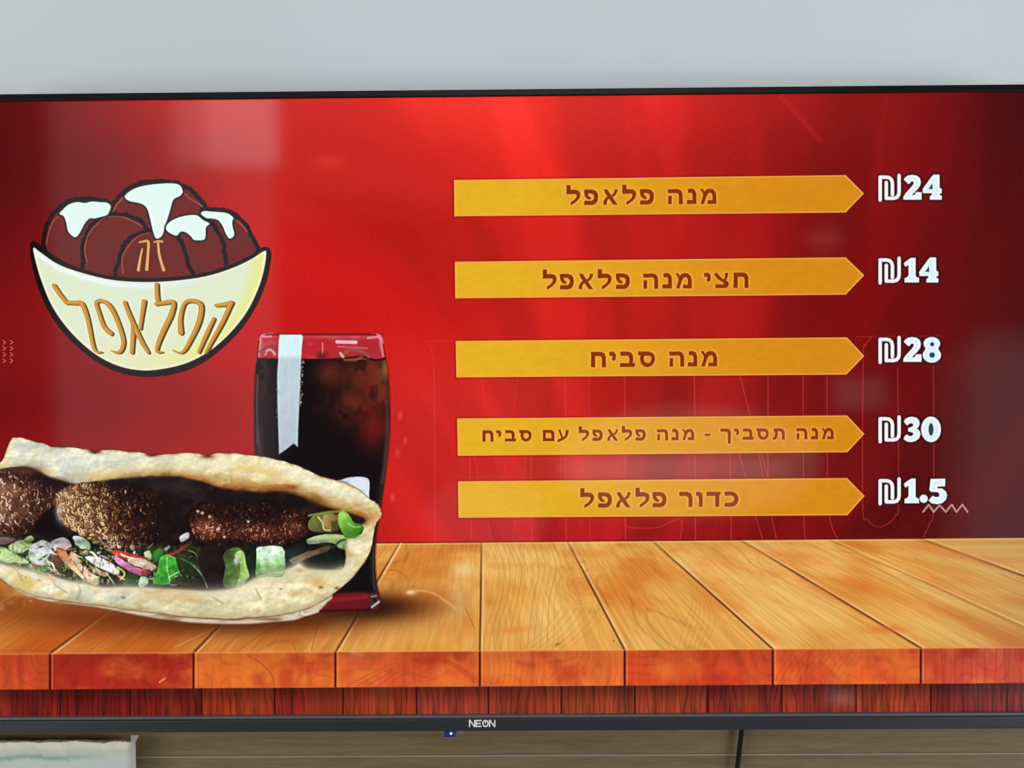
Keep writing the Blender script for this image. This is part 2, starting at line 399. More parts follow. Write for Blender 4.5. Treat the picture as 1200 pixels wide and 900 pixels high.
fc = fc * (.91 + .10 * sm(0, 30, py - TOPE(px)))[..., None]
yy = py - TOPE(px)
fm = aa(-yy, 1.1) * aa(py - FRB(px), 1.1)
dmin = np.min(np.abs(px[..., None] - np.array(frontx, np.float32)), axis=-1)
fc = lerp(fc, col((52, 12, 6)), np.exp(-(dmin / 1.35) ** 2) * .95)
dl = np.min(np.abs(px[..., None] - np.array(frontx, np.float32) - 2.8), axis=-1)
fc = lerp(fc, col((244, 150, 80)), np.exp(-(dl / .9) ** 2) * .4)
blend(r, fm, np.clip(fc, 0, 1))
line([(-45, TOPE(-45) + .2), (1245, TOPE(1245) + .2)], 1.6, (244, 176, 96), 1.8, .5)
for x0 in (20, 100, 190): pass
for k in range(12):
    x0 = 905 + k * 7.5; line(smooth([(x0 + 26, 764), (x0 + 14, 778), (x0 + 2, 798)], 4, False), .9, (170, 52, 24), 1.2, .4 * (1 - k / 16))
for k in range(16):
    x0 = 1086 + k * 10 + rg.uniform(-3, 3); line([(x0, 760), (x0 + rg.uniform(-2, 2), 799)], .9, (150, 36, 30), 1.2, rg.uniform(.2, .5))
for k in range(14):
    x0 = 571 + k * 6.5; line(smooth([(x0, 765), (x0 + 2, 780), (x0 - 1, 802)], 3, False), .8, (178, 62, 22), 1.2, rg.uniform(.15, .4))
for k in range(5): line(smooth([(455 - k * 12, 803), (480 - k * 4, 785 - k * 2), (520, 776 - k), (556, 800 - 2 * k)], 5, False), .9, (165, 48, 22), 1.5, .35)
line(smooth([(290, 768), (305, 776), (318, 790), (322, 804)], 4, False), .9, (150, 46, 20), 1.2, .6)
line([(187, 799), (193, 795)], 2, (245, 170, 130), 1.5, .7)

# lower row in shade
lowx = [-14, 70.5, 152.5, 236.5, 322, 402, 488.3, 572.5, 657.8, 744, 829, 916, 1003, 1091, 1180, 1268]
lcol = [(122, 28, 20), (112, 24, 16), (112, 26, 16), (150, 48, 22), (128, 30, 22), (152, 50, 22), (152, 52, 36), (150, 54, 34), (150, 60, 34), (150, 56, 36), (134, 42, 34), (142, 48, 36), (150, 56, 38), (128, 40, 34), (122, 42, 40)]
r = region(-60, 798, 1260, 845); px, py = X[r], Y[r]
li = np.clip(np.searchsorted(np.array(lowx), px) - 1, 0, len(lcol) - 1)
lc = np.array(lcol, np.float32)[li] / 255
gg = px / 34.0 + li * 3.7
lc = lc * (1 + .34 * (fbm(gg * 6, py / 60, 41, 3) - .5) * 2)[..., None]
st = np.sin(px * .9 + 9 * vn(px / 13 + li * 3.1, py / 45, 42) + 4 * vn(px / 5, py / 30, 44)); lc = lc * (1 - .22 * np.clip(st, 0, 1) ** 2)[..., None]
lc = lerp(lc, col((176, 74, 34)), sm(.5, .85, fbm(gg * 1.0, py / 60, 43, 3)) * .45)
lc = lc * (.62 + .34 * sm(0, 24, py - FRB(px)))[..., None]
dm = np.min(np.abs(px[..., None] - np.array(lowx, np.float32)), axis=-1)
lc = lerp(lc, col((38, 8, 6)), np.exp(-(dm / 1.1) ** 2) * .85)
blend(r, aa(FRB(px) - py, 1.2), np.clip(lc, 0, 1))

# --- soft shadow of the sandwich and the glass on the table
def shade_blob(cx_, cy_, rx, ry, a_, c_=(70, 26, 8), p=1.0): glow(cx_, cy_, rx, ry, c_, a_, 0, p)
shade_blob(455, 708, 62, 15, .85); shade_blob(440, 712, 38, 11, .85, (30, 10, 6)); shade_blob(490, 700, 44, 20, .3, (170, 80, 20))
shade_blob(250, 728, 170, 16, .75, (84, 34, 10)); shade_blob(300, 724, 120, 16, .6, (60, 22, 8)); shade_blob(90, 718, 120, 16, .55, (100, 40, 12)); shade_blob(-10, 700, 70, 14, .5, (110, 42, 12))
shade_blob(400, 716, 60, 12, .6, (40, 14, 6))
line(smooth([(478, 694), (492, 692), (508, 695), (522, 704), (534, 713)], 4, False), 2, (255, 170, 110), 3, .7); glow(481, 694, 6, 3, (255, 215, 170), .8)

# --- glass of dark drink
glassL = [(305, 392), (303.5, 405), (302, 418), (299.5, 434), (298.3, 460), (298, 490), (298.5, 525), (302, 560), (318, 640), (352, 690), (362, 716)]
glassR = [(446.5, 392), (448.5, 405), (451, 419), (454.5, 438), (456.3, 462), (456.8, 490), (455.5, 520), (452, 552), (447.5, 585), (442, 618), (439.5, 650), (440.5, 678), (443.5, 694), (446, 703), (444.5, 712), (438, 717)]
gpoly = smooth(glassL[::-1], 3, False) + smooth(glassR, 3, False)
def glass_fn(px, py, sd):
    c = np.zeros(px.shape + (3,), np.float32) + col((14, 7, 9))
    n = fbm(px / 16, py / 18, 51, 3); n2 = fbm(px / 7, py / 9, 52, 3)
    brown = sm(352, 452, px) * (1 - sm(470, 520, py)) * (.35 + .65 * sm(.3, .6, n))
    c = lerp(c, col((112, 38, 22)), brown * .95)
    for ex, ey, er in ((388, 440, 13), (428, 452, 24), (408, 480, 16), (436, 500, 15), (372, 468, 11)):
        dd = np.hypot(px - ex, (py - ey) * .9) + 5 * (n2 - .5); c = lerp(c, col((150, 62, 34)), np.exp(-((dd - er * .5) / 7) ** 2) * .16 * sm(.3, .6, n)); c = lerp(c, col((18, 8, 9)), np.exp(-((dd - er - 7) / 5) ** 2) * .25)
    red = np.exp(-(((px - 437) / 17) ** 2 + ((py - 500) / 26) ** 2)) * .9
    c = lerp(c, col((112, 22, 18)), red)
    ring_ = np.exp(-((np.hypot(px - 424, (py - 452)) - 24) / 5) ** 2) * sm(395, 405, px)
    c = lerp(c, col((122, 58, 34)), ring_ * .22)
    c = lerp(c, col((98, 36, 26)), np.exp(-(((px - 385) / 14) ** 2 + ((py - 436) / 12) ** 2)) * .8)
    c = lerp(c, col((70, 24, 20)), (1 - sm(306, 325, px)) * sm(.35, .6, n2) * (1 - sm(440, 520, py)) * .8)
    c = lerp(c, col((40, 16, 22)), (1 - sm(300, 330, px)) * sm(430, 480, py) * .6)
    edge = sm(-9, -1, sd)
    c = lerp(c, col((58, 48, 50)), edge * sm(470, 540, py) * .6)
    c = lerp(c, col((140, 96, 46)), np.exp(-(((px - 452) / 6) ** 2 + ((py - 432) / 14) ** 2)) * .9)
    c = lerp(c, col((92, 14, 20)), sm(0, 1, (py - 690) / 8) * .8)
    return np.clip(c, 0, 1)
line(gpoly, 2.4, (70, 8, 10), 2.5, .6)
fill(gpoly, None, 1.2, 1, glass_fn)
# clear rim above the drink
rim = [(305, 392), (446.5, 392), (451, 420), (420, 421.5), (350, 420.5), (302, 420)]
def rim_fn(px, py, sd):
    c = lerp(np.zeros(px.shape + (3,), np.float32) + col((196, 34, 40)), col((176, 40, 48)), sm(300, 450, px))
    c = lerp(c, col((214, 110, 120)), sm(-7, -2, sd) * .42 * (1 - sm(408, 420, py)))
    c = lerp(c, col((226, 120, 130)), sm(.5, .9, fbm(px / 14, py / 9, 54, 2)) * .35)
    return np.clip(c, 0, 1)
fill(rim, None, 1.2, 1, rim_fn)
line(smooth([(304.5, 398), (306, 394), (310, 391.5), (320, 391)], 3, False), 2.2, (232, 150, 160), 1.4, .7); line(smooth([(436, 391.5), (443, 392), (447, 395), (448.5, 402)], 3, False), 2.2, (232, 150, 160), 1.4, .7)
line([(312, 392.0), (440, 392.0)], 2.2, (112, 16, 26), 1.4, .9)
line([(308, 394.5), (318, 394)], 2, (240, 170, 180), 1.2, .8); line([(431, 396), (444, 394.5), (446, 398)], 2.4, (236, 160, 172), 1.4, .8)
line([(395, 400.5), (417, 401)], 4, (250, 205, 215), 1.6, .9); line([(396, 406), (430, 408)], 2, (226, 130, 142), 1.6, .6)
line([(305.5, 398), (303.5, 418)], 2, (232, 150, 160), 1.4, .7); line([(446, 400), (449, 417)], 2.4, (226, 140, 152), 1.6, .7)
line([(378, 402), (378, 417)], 1.6, (240, 150, 155), 1.4, .7); glow(377, 417, 6, 4, (60, 22, 24), .8)
line(smooth([(302.5, 420.5), (330, 421), (380, 421.5), (410, 419), (425, 418), (440, 422), (451, 420)], 4, False), 2.4, (34, 10, 12), 1.8, .95)
line(smooth([(304, 412), (310, 409), (318, 405), (324, 407)], 3, False), 2.6, (110, 78, 72), 1.8, .9)
line(smooth([(311, 415), (314, 410), (319, 411), (322, 415)], 4, False), 2.6, (216, 204, 204), 2.4, .8); line([(305, 418), (312, 413)], 2, (150, 100, 96), 1.5, .8)
line(smooth([(400, 417), (408, 411), (416, 410), (426, 413), (432, 418)], 4, False), 3.4, (140, 92, 74), 2, .85); line([(399, 414), (402, 418)], 3, (225, 200, 195), 1.4, .8)
line([(404, 421.5), (416, 422.5), (424, 418)], 2.4, (150, 104, 62), 2, .7)
# white window light in the glass
wl = [(328, 392), (353.5, 392), (355, 395), (353.8, 406), (353, 420), (352.3, 440), (351, 470), (349.6, 500), (349, 523.5), (344, 519.5), (336, 526), (327, 532), (326, 500), (325, 470), (324.8, 440), (326, 420), (326.5, 400)]
def wl_fn(px, py, sd):
    c = lerp(np.zeros(px.shape + (3,), np.float32) + col((216, 244, 246)), col((190, 208, 214)), sm(414, 422, py))
    c = lerp(c, col((165, 178, 188)), sm(450, 525, py) * .35)
    return np.clip(c * (1 + .08 * (fbm(px / 4, py / 7, 55, 3)[..., None] - .5)), 0, 1)
rr = random.Random(5)
wl_r = [(x + rr.uniform(-.7, .7), y) for x, y in smooth(wl[1:-1], 3, False)] + [wl[-1], wl[0]]
wl_r = smooth([wl[0]] + wl[1:4], 1, False) + wl_r[9:]
fill(wl, None, 1.6, 1, wl_fn)
for k in range(34):
    yy_ = rr.uniform(422, 475); glow(353.5 - (yy_ - 420) * .03 + rr.uniform(-.5, 2.5), yy_, .9, 1.1, (170, 160, 158), .7)
for k in range(20):
    yy_ = rr.uniform(422, 500); glow(325 + rr.uniform(-1.5, 1), yy_, .8, 1, (140, 130, 132), .6)
line(smooth([(302, 440), (301, 470), (302, 520)], 4, False), 2, (96, 84, 90), 2.5, .7)
line(smooth([(303, 500), (305, 535)], 2, False), 7, (70, 66, 72), 6, .55)
line(smooth([(453, 470), (454, 500), (452, 535), (448, 565)], 4, False), 3, (92, 70, 68), 4, .6)
# foot of the glass
fill([(372, 702), (400, 695), (428, 694), (436, 697), (434, 711), (420, 715), (380, 717), (366, 716)], (108, 18, 26), 2.2, .95)
line([(380, 704), (430, 699)], 4, (168, 40, 48), 4, .55); line([(376, 716), (436, 714)], 3, (48, 8, 12), 2.4, .8)
fill([(432, 696), (442, 694), (446, 703), (443, 712), (434, 714)], (60, 44, 44), 1.6, .95)
line([(436, 711), (444, 705)], 2.6, (206, 196, 194), 1.6, .85); line([(435, 699), (441, 698)], 1.6, (170, 150, 148), 1.2, .8); glow(439, 703, 2, 2, (20, 8, 8), .9)
line(smooth([(438.5, 640), (437, 665), (439, 690)], 3, False), 1.4, (104, 60, 50), 2, .6)

# --- pita sandwich
outer_pts = [(-34, 556), (-14, 550), (0, 543), (6, 532), (10, 520), (16, 513), (28, 513.5), (40, 517.5), (55, 521), (60, 524), (75, 523.5), (92, 525.5), (104, 527), (112, 531), (120, 527), (142, 528.5), (168, 531), (176, 534), (190, 533), (214, 530.5), (232, 531.5), (238, 533), (245, 534), (254, 531), (276, 531.5), (300, 534), (318, 537), (340, 543), (358, 550), (376, 558), (392, 563), (402, 565), (420, 574), (433, 585), (441, 589), (446, 597), (447, 605), (441, 612), (438.5, 622), (436, 638), (430, 654), (420, 668), (409, 680), (397, 690), (384, 700), (366, 710), (340, 718), (300, 723), (262, 724.5), (220, 722), (180, 717), (140, 712), (110, 708), (70, 703), (40, 697), (15, 687), (-5, 674), (-25, 664), (-38, 640)]
wrap_pts = [(-38, 655), (-14, 668), (6, 684), (28, 697), (60, 706), (110, 711.5), (160, 721), (205, 728), (245, 731), (290, 731.5), (320, 729), (345, 727), (358, 722), (374, 716), (384, 706), (390, 700), (384, 690), (340, 700), (200, 700), (60, 680), (0, 660)]
napkin = [(393, 564), (400, 562), (408, 559.5), (420, 558.5), (430, 560), (433, 565), (432.5, 578), (431, 590), (412, 590), (398, 572)]
def nap_fn(px, py, sd):
    return np.clip(lerp(np.zeros(px.shape + (3,), np.float32) + col((226, 232, 246)), col((170, 184, 205)), sm(.4, .8, fbm(px / 8, py / 8, 60, 3)) * .6), 0, 1)
fill(smooth(napkin, 3), None, 1.2, 1, nap_fn)
def wrap_fn(px, py, sd):
    n = fbm(px / 12, py / 4, 61, 3)
    c = lerp(np.zeros(px.shape + (3,), np.float32) + col((218, 200, 172)), col((150, 116, 84)), sm(.45, .9, fbm(px / 30, py / 4, 61, 2)))
    return np.clip(lerp(c, col((80, 50, 30)), sm(-2.5, 0, sd) * .6), 0, 1)
wrp = smooth(wrap_pts, 3); fill(wrp, None, 1.3, 1, wrap_fn)
line(smooth([(322, 718), (345, 722), (352, 710), (356, 720), (372, 716)], 4, False), 3.2, (222, 214, 202), 2, .85)
outer = rough_outline(outer_pts, .5, 4, 3)
def bread_fn(px, py, sd):
    n = fbm(px / 26, py / 16, 62, 4); n2 = fbm(px / 8, py / 6, 63, 3); n3 = fbm(px / 2.6, py / 2.4, 64, 2)
    c = lerp(np.zeros(px.shape + (3,), np.float32) + col((228, 216, 168)), col((206, 214, 200)), 1 - sm(60, 260, px))
    c = lerp(c, col((248, 242, 208)), sm(.44, .66, n)); c = lerp(c, col((196, 196, 158)), (1 - sm(.28, .42, n)) * .6)
    c = lerp(c, col((216, 188, 112)), sm(.50, .8, n2 * .3 + n * .7) * .5)
    top_ = np.interp(px, [-38, 60, 180, 260, 340, 400, 440], [548, 556, 558, 566, 574, 598, 606]); c = lerp(c, col((216, 172, 98)), np.exp(-((py - top_ + 1) / 9) ** 2) * sm(90, 220, px) * .7)
    c = lerp(c, col((246, 244, 222)), np.exp(-((py - top_ + 21) / 7) ** 2) * .5)
    c = c * (1 + .035 * (n3[..., None] - .5) * 2)
    h = fbm(px / 15, py / 10, 65, 3) - fbm((px + 2) / 15, (py + 3) / 10, 65, 3)
    c = c * (1 + .38 * h[..., None])
    c = lerp(c, col((170, 122, 62)), sm(-3, 0, sd) * sm(.40, .65, n2) * .6)
    # greyer and darker towards the bottom rim
    c = lerp(c, col((176, 158, 112)), sm(-9, 0, sd) * sm(640, 700, py) * .55)
    return np.clip(c, 0, 1)
line(outer, 2.2, (86, 30, 16), 2.2, .6)
fill(outer, None, 1.3, 1, bread_fn)
rr = random.Random(9)
for p in ((70, 522.5), (112, 529.5), (178, 533), (243, 534.5)):
    glow(p[0], p[1], 7, 2.2, (92, 24, 12), .95)
for k in range(60):
    x0 = rr.uniform(0, 430); 
    glow(x0, rr.uniform(690, 716) if x0 < 380 else rr.uniform(640, 690), rr.uniform(2, 9), rr.uniform(1, 4), rr.choice([(196, 160, 90), (236, 226, 190), (180, 140, 80)]), rr.uniform(.2, .5))
for p, s_, c_ in (((376, 688), 3, (90, 60, 24)), ((395, 689), 3, (110, 70, 30)), ((352, 668), 5, (176, 128, 50)), ((372, 680), 12, (205, 160, 70)), ((180, 692), 16, (206, 168, 88)), ((215, 694), 16, (190, 138, 60)), ((145, 700), 2.5, (100, 76, 40)), ((30, 682), 16, (214, 182, 96)), ((405, 648), 6, (214, 170, 90)), ((329, 690), 1.6, (120, 90, 40))):
    glow(p[0], p[1], s_, s_ * .6, c_, .8)
# creases in the bottom half
for pts in ([(92, 684), (94, 694), (90, 702)], [(160, 688), (172, 694), (190, 692)], [(60, 676), (66, 686), (78, 694)], [(20, 668), (26, 680)], [(250, 700), (262, 707)], [(300, 690), (306, 702)]):
    line(smooth(pts, 4, False), 1.8, (150, 120, 70), 2.6, .55)
# the dark opening
opening = [(-36, 556), (-8, 553), (4, 552), (12, 548.5), (30, 547), (44, 551), (56, 558), (72, 563.5), (90, 567), (112, 565), (140, 561), (176, 558.5), (210, 559), (236, 564), (256, 571), (282, 575), (308, 577), (330, 576), (350, 582), (370, 590), (392, 597), (410, 601), (424, 606), (427, 612), (412, 620), (405, 632), (404, 648), (402, 664), (388, 667.5), (370, 667), (358, 665), (350, 659), (342, 664), (330, 669), (310, 673), (298, 678), (286, 684), (268, 690), (245, 692), (222, 691), (206, 690), (190, 690), (168, 687), (146, 687), (120, 688), (98, 682), (84, 680), (66, 676), (50, 670), (30, 666), (8, 662), (-20, 650), (-38, 636)]
opn = smooth(opening, 3)
def open_fn(px, py, sd):
    c = lerp(np.zeros(px.shape + (3,), np.float32) + col((18, 12, 14)), col((44, 24, 22)), sm(.4, .7, fbm(px / 14, py / 10, 66, 3)))
    c = lerp(c, col((56, 46, 46)), np.exp(-(((px - 190) / 40) ** 2 + ((py - 570) / 9) ** 2)) * .9)
    c = lerp(c, col((52, 44, 46)), np.exp(-(((px - 275) / 45) ** 2 + ((py - 586) / 7) ** 2)) * .7)
    c = lerp(c, col((30, 26, 16)), sm(630, 680, py) * .5)
    return c
# warm toasted edge around it, deepest under the top half; last blend paints dark shade onto the bread
r = region(*bb(opn), pad=16); sd = sdpoly(X[r], Y[r], opn)
tz = np.exp(-np.clip(sd, 0, 99) / 5.5) * (.35 + .65 * sm(120, 230, X[r])) * sm(.3, .55, fbm(X[r] / 11, Y[r] / 6, 67, 3) + .1) * (1 - sm(600, 640, Y[r]))
blend(r, np.clip(tz, 0, 1) * .75, col((196, 128, 48)))
tz = np.exp(-np.clip(sd, 0, 99) / 2.2) * (.5 + .5 * sm(150, 240, X[r])); blend(r, np.clip(tz, 0, 1) * .75, col((112, 62, 26)))
tz = np.exp(-np.clip(sd, 0, 99) / 9) * sm(.45, .6, fbm(X[r] / 13, Y[r] / 8, 68, 2)) * sm(230, 270, X[r]) * (1 - sm(600, 620, Y[r])); blend(r, np.clip(tz, 0, 1) * .85, col((150, 84, 26)))
tz = np.exp(-(np.clip(sd, 0, 99) / 4.0) ** 1.3) * sm(70, 110, X[r]) * (1 - sm(600, 620, Y[r])) * (.35 + .65 * sm(.4, .6, fbm(X[r] / 18, Y[r] / 9, 72, 2))); blend(r, np.clip(tz, 0, 1) * .7, col((70, 40, 18)))
glow(342, 571, 8, 3.5, (120, 58, 18), .85); glow(330, 572, 14, 3, (170, 100, 36), .7); glow(372, 583, 18, 4, (176, 110, 40), .6, .5); glow(416, 602, 12, 3, (176, 112, 44), .8, .2)
glow(228, 560, 16, 3, (188, 130, 60), .6); glow(120, 558, 40, 3, (226, 202, 120), .6); glow(285, 520 + 30, 20, 4, (222, 184, 96), .5); glow(310, 552, 30, 6, (226, 190, 96), .5, .2)
fill(opn, None, 3.2, 1, open_fn)
# falafel balls
def crumb_fn(lx_, ly_, hi, mid, dark, seed, bright, strand=1.0, sc=1.0):
    def fn(px, py, sd):
        w = vn(px / 8, py / 8, seed) * 2.2
        def H(x_, y_):
            a = vn(x_ / (3.6 * sc) + w, y_ / (5.4 * sc) - .5 * w, seed + 1); b = vn(x_ / (2.6 * sc) - w, y_ / (3.4 * sc) + w, seed + 2)
            return .5 * (1 - np.abs(2 * a - 1)) ** 1.5 + .3 * (1 - np.abs(2 * b - 1)) ** 1.5 + .4 * fbm(x_ / (5 * sc), y_ / (5 * sc), seed + 3, 3)
        h = H(px, py); sh = h - H(px - lx_ * .9, py - ly_ * .9)
        cl = fbm(px / 10, py / 8, seed + 5, 3)
        B = np.clip(bright(px, py) * (.6 + .8 * cl), 0, 1.15)
        v = np.clip(h * .95 + sh * 1.5, 0, 1.2)
        c = lerp(np.zeros(px.shape + (3,), np.float32) + col(dark) * .6, col(mid), np.clip(sm(.15, .75, v) * (.22 + .9 * B), 0, 1.1))
        c = lerp(c, col(hi), np.clip(sm(.42, .95, v) * B * strand, 0, 1))
        c = lerp(c, col((12, 6, 6)), sm(-5, 0, sd) * .6 * np.clip(1 - B, 0, 1))
        return np.clip(c, 0, 1)
    return fn
# shapes
f1 = [(-36, 560), (-10, 552), (10, 548), (30, 548), (46, 554), (60, 562), (76, 568), (66, 578), (64, 590), (52, 600), (44, 610), (38, 622), (20, 628), (-10, 628), (-36, 622)]
fa1 = smooth(f1, 3)
fill(fa1, None, 1.8, 1, crumb_fn(-1, 1, (226, 190, 152), (112, 60, 40), (40, 18, 16), 71, lambda x, y: np.clip(1.0 - sm(-10, 60, x) * .6 - .35 * (1 - sm(548, 572, y)), 0, 1) * (1 - .6 * sm(612, 630, y)), 1.1, 1.4))
glow(30, 556, 16, 6, (96, 52, 36), .7); glow(62, 566, 14, 5, (40, 28, 28), .9); glow(52, 616, 14, 9, (10, 6, 6), .97)
f2 = [(66, 592), (66, 582), (72, 574), (84, 569), (104, 565), (128, 564), (150, 566), (172, 571), (190, 580), (201, 592), (204, 606), (199, 620), (188, 632), (172, 641), (150, 644), (132, 643), (112, 636), (96, 626), (82, 619), (72, 608)]
fa2 = rough_outline(f2, .8, 12, 3)
def b2(x, y): return np.clip(1.15 - sm(72, 165, x + (y - 600) * -.45) * .98 + .12 * sm(610, 636, y) * (1 - sm(150, 190, x)), .06, 1.1)
fill(fa2, None, 1.6, 1, crumb_fn(-1, -1, (240, 218, 160), (122, 80, 42), (44, 22, 12), 81, b2, 1.15, 1.3))
glow(70, 595, 5, 12, (206, 206, 184), .55); glow(74, 610, 5, 8, (200, 196, 170), .5, -.6); glow(150, 626, 30, 12, (60, 20, 14), .3)
glow(180, 585, 26, 14, (26, 18, 20), .7); glow(178, 612, 24, 14, (70, 22, 24), .35)
f3 = [(222, 610), (224, 598), (231, 590), (244, 584), (262, 581), (282, 584), (304, 584), (326, 586), (346, 592), (358, 600), (362, 612), (362, 622), (352, 632), (334, 638), (312, 641), (290, 643), (268, 640), (246, 637), (230, 630), (224, 618)]
fa3 = rough_outline(f3, .8, 13, 3)
def b3(x, y): return np.clip((.92 * np.exp(-(((x - 243) / 26) ** 2 + ((y - 617) / 14) ** 2)) + .50 * np.exp(-(((x - 305) / 46) ** 2 + ((y - 622) / 11) ** 2)) + .10 + .25 * np.exp(-(((x - 345) / 12) ** 2 + ((y - 610) / 12) ** 2))), 0, 1)
fill(fa3, None, 1.8, 1, crumb_fn(1, -1, (214, 136, 92), (118, 52, 30), (40, 14, 10), 91, b3, 1.0, .9))
def pal(stops, L):
    xs = [0, .25, .5, .75, 1]; return tuple(float(np.interp(L, xs, [c_[k] for c_ in stops])) for k in range(3))
TAN = [(20, 9, 9), (62, 30, 20), (124, 82, 52), (190, 152, 100), (238, 216, 164)]
ORG = [(20, 8, 8), (60, 26, 18), (122, 66, 42), (188, 116, 80), (236, 184, 146)]
PNK = [(22, 12, 12), (66, 34, 26), (128, 84, 64), (190, 150, 122), (232, 208, 184)]
def ball(poly, stops, light, n, seed, ang, spread, lo=1.8, hi_=4.6, wid=1.8):
    q = random.Random(seed); x0, y0, x1, y1 = bb(poly)
    rg_ = region(x0, y0, x1, y1); px_, py_ = X[rg_], Y[rg_]; sd_ = sdpoly(px_, py_, poly)
    Lb = np.clip(light(px_, py_) * .56 + .34 * (fbm(px_ / 7, py_ / 7, seed, 3) - .5), 0, 1)
    basec = np.stack([np.interp(Lb, [0, .25, .5, .75, 1], [c_[k] / 255 for c_ in stops]) for k in range(3)], -1).astype(np.float32)
    blend(rg_, aa(sd_, 2.0), basec)
    pts = []
    while len(pts) < n:
        x, y = q.uniform(x0, x1), q.uniform(y0, y1)
        inside = False; m = len(poly)
        for i in range(m):
            ax, ay = poly[i]; bx_, by_ = poly[(i + 1) % m]
            if (ay <= y < by_) or (by_ <= y < ay):
                if x < ax + (y - ay) * (bx_ - ax) / (by_ - ay): inside = not inside
        if inside: pts.append((x, y))
    for x, y in pts:
        B_ = float(light(np.float32(x), np.float32(y))); L_ = min(1, max(0, B_ * 1.12 + q.gauss(-.02, .18) + .55 * B_ * (float(vn(np.float32(x / 7), np.float32(y / 6), seed)) - .5)))
        a_ = ang + q.gauss(0, spread); ln = q.uniform(lo, hi_) * (.7 + .4 * B_); w_ = q.uniform(.8, wid)
        dx_, dy_ = math.cos(a_) * ln / 2, math.sin(a_) * ln / 2; k_ = q.uniform(-.8, .8)
        P_ = [(x - dx_, y - dy_), (x - dy_ * .4 * k_, y + dx_ * .4 * k_), (x + dx_, y + dy_)]
        line([(u + .7, v + .9) for u, v in P_], w_ + .5, pal(stops, max(0, L_ - .42)), 1.2, .6)
        line(P_, w_, pal(stops, L_), 1.0, .9)
ball(fa1, PNK, lambda x, y: np.clip(.86 - .5 * sm(-5, 62, x) - .4 * (1 - sm(550, 574, y)) - .45 * sm(604, 628, y), .02, 1), 330, 31, 1.2, .7)
ball(fa2, TAN, lambda x, y: np.clip(.93 - .80 * sm(76, 178, x - (y - 600) * .5) - .12 * (1 - sm(562, 572, y)) - .12 * sm(636, 646, y), .04, 1), 900, 32, 1.35, .7)
ball(fa3, ORG, lambda x, y: np.clip(.16 + .66 * np.exp(-(((x - 242) / 20) ** 2 + ((y - 619) / 12) ** 2)) + .46 * np.exp(-(((x - 300) / 44) ** 2 + ((y - 624) / 11) ** 2)) + .34 * np.exp(-(((x - 344) / 12) ** 2 + ((y - 614) / 12) ** 2)), 0, 1), 640, 33, .9, 1.2, 1.2, 2.8, 1.6)
glow(290, 584, 60, 6, (22, 12, 14), .8); glow(340, 590, 24, 6, (20, 10, 12), .8); glow(196, 600, 10, 30, (18, 10, 12), .75); glow(160, 567, 34, 5, (24, 16, 16), .7)
glow(30, 552, 20, 5, (96, 56, 40), .7); glow(62, 568, 14, 6, (26, 16, 18), .9); glow(54, 616, 14, 10, (10, 6, 6), .97); glow(70, 600, 4, 9, (206, 206, 178), .5)
rr = random.Random(21)
def crumbs(n, x0, y0, x1, y1, c_, a_, s_=1.0, poly=None):
    for k in range(n):
        x, y = rr.uniform(x0, x1), rr.uniform(y0, y1); an = rr.uniform(0, 3.14); L = rr.uniform(.8, 2.6) * s_
        line([(x, y), (x + L * math.cos(an), y + L * math.sin(an))], rr.uniform(.7, 1.5) * s_, rr.choice(c_), 1.0, a_ * rr.uniform(.4, 1))
for p in ((232, 599), (246, 605), (255, 620), (291, 611), (237, 601), (140, 641), (263, 629)): glow(p[0], p[1], 1.8, 1.6, (236, 226, 216), .9)
# salad between the balls and the lower half
SH = [(150, 190, 90), (90, 140, 56), (206, 216, 170), (54, 90, 36), (230, 226, 220), (196, 150, 120), (60, 40, 26), (24, 30, 14), (176, 90, 60)]
def shreds(n, seed, x0=-30, x1=300, a0=.5, big=1.0):
    q = random.Random(seed)
    for k in range(n):
        x = q.uniform(x0, x1); top = np.interp(x, [-30, 40, 100, 200, 300, 400], [634, 634, 642, 642, 642, 636]); bot = np.interp(x, [-30, 40, 100, 200, 300, 400], [656, 668, 684, 684, 670, 660]); y = q.uniform(top, bot)
        an = q.gauss(.5, .7); L_ = q.uniform(3, 13) * big; bend = q.uniform(-3, 3)
        p0 = (x, y); p2 = (x + L_ * math.cos(an), min(y + L_ * math.sin(an), bot + 1)); p1 = ((p0[0] + p2[0]) / 2 + bend, (p0[1] + p2[1]) / 2 - bend)
        w_ = q.uniform(.8, 2.8) * big; cc = q.choice(SH)
        line(smooth([p0, p1, p2], 3, False), [w_ * .4, w_ * .8, w_, w_ * .9, w_ * .7, w_ * .5, w_ * .3], cc, 1.1, a0 * q.uniform(.5, 1))
def vp(pts, c1, c2, ang=0.0, edge=None, f=1.2, n=3, seed=1, na=.07):
    P = rough_outline(pts, .55, seed * 7 + int(pts[0][0]), max(n, 2)); x0, y0, x1, y1 = bb(P); ca, sa = math.cos(ang), math.sin(ang)
    cx_, cy_ = (x0 + x1) / 2, (y0 + y1) / 2; R = max(x1 - x0, y1 - y0) / 2 + .1
    def fn(px, py, sd):
        t = np.clip(((px - cx_) * ca + (py - cy_) * sa) / R * .5 + .5, 0, 1)
        u_ = (px * ca + py * sa); v_ = (-px * sa + py * ca); c = lerp(np.zeros(px.shape + (3,), np.float32) + col(c1), col(c2), np.clip(t + .3 * (fbm(px / 7, py / 7, seed + 9, 2) - .5), 0, 1)) * (1 + na * 2.6 * (fbm(u_ / 9, v_ / 2.6, seed, 3)[..., None] - .5)); c = c * (1 - .38 * sm(-2.2, .2, sd) * sm(.2, .9, t))[..., None]
        if edge: c = lerp(c, col(edge), sm(-2.0, -.3, sd) * .5 * sm(.4, .6, fbm(px / 5, py / 5, seed + 4, 2)))
        return np.clip(c, 0, 1)
    fill(P, None, f, 1, fn); return P
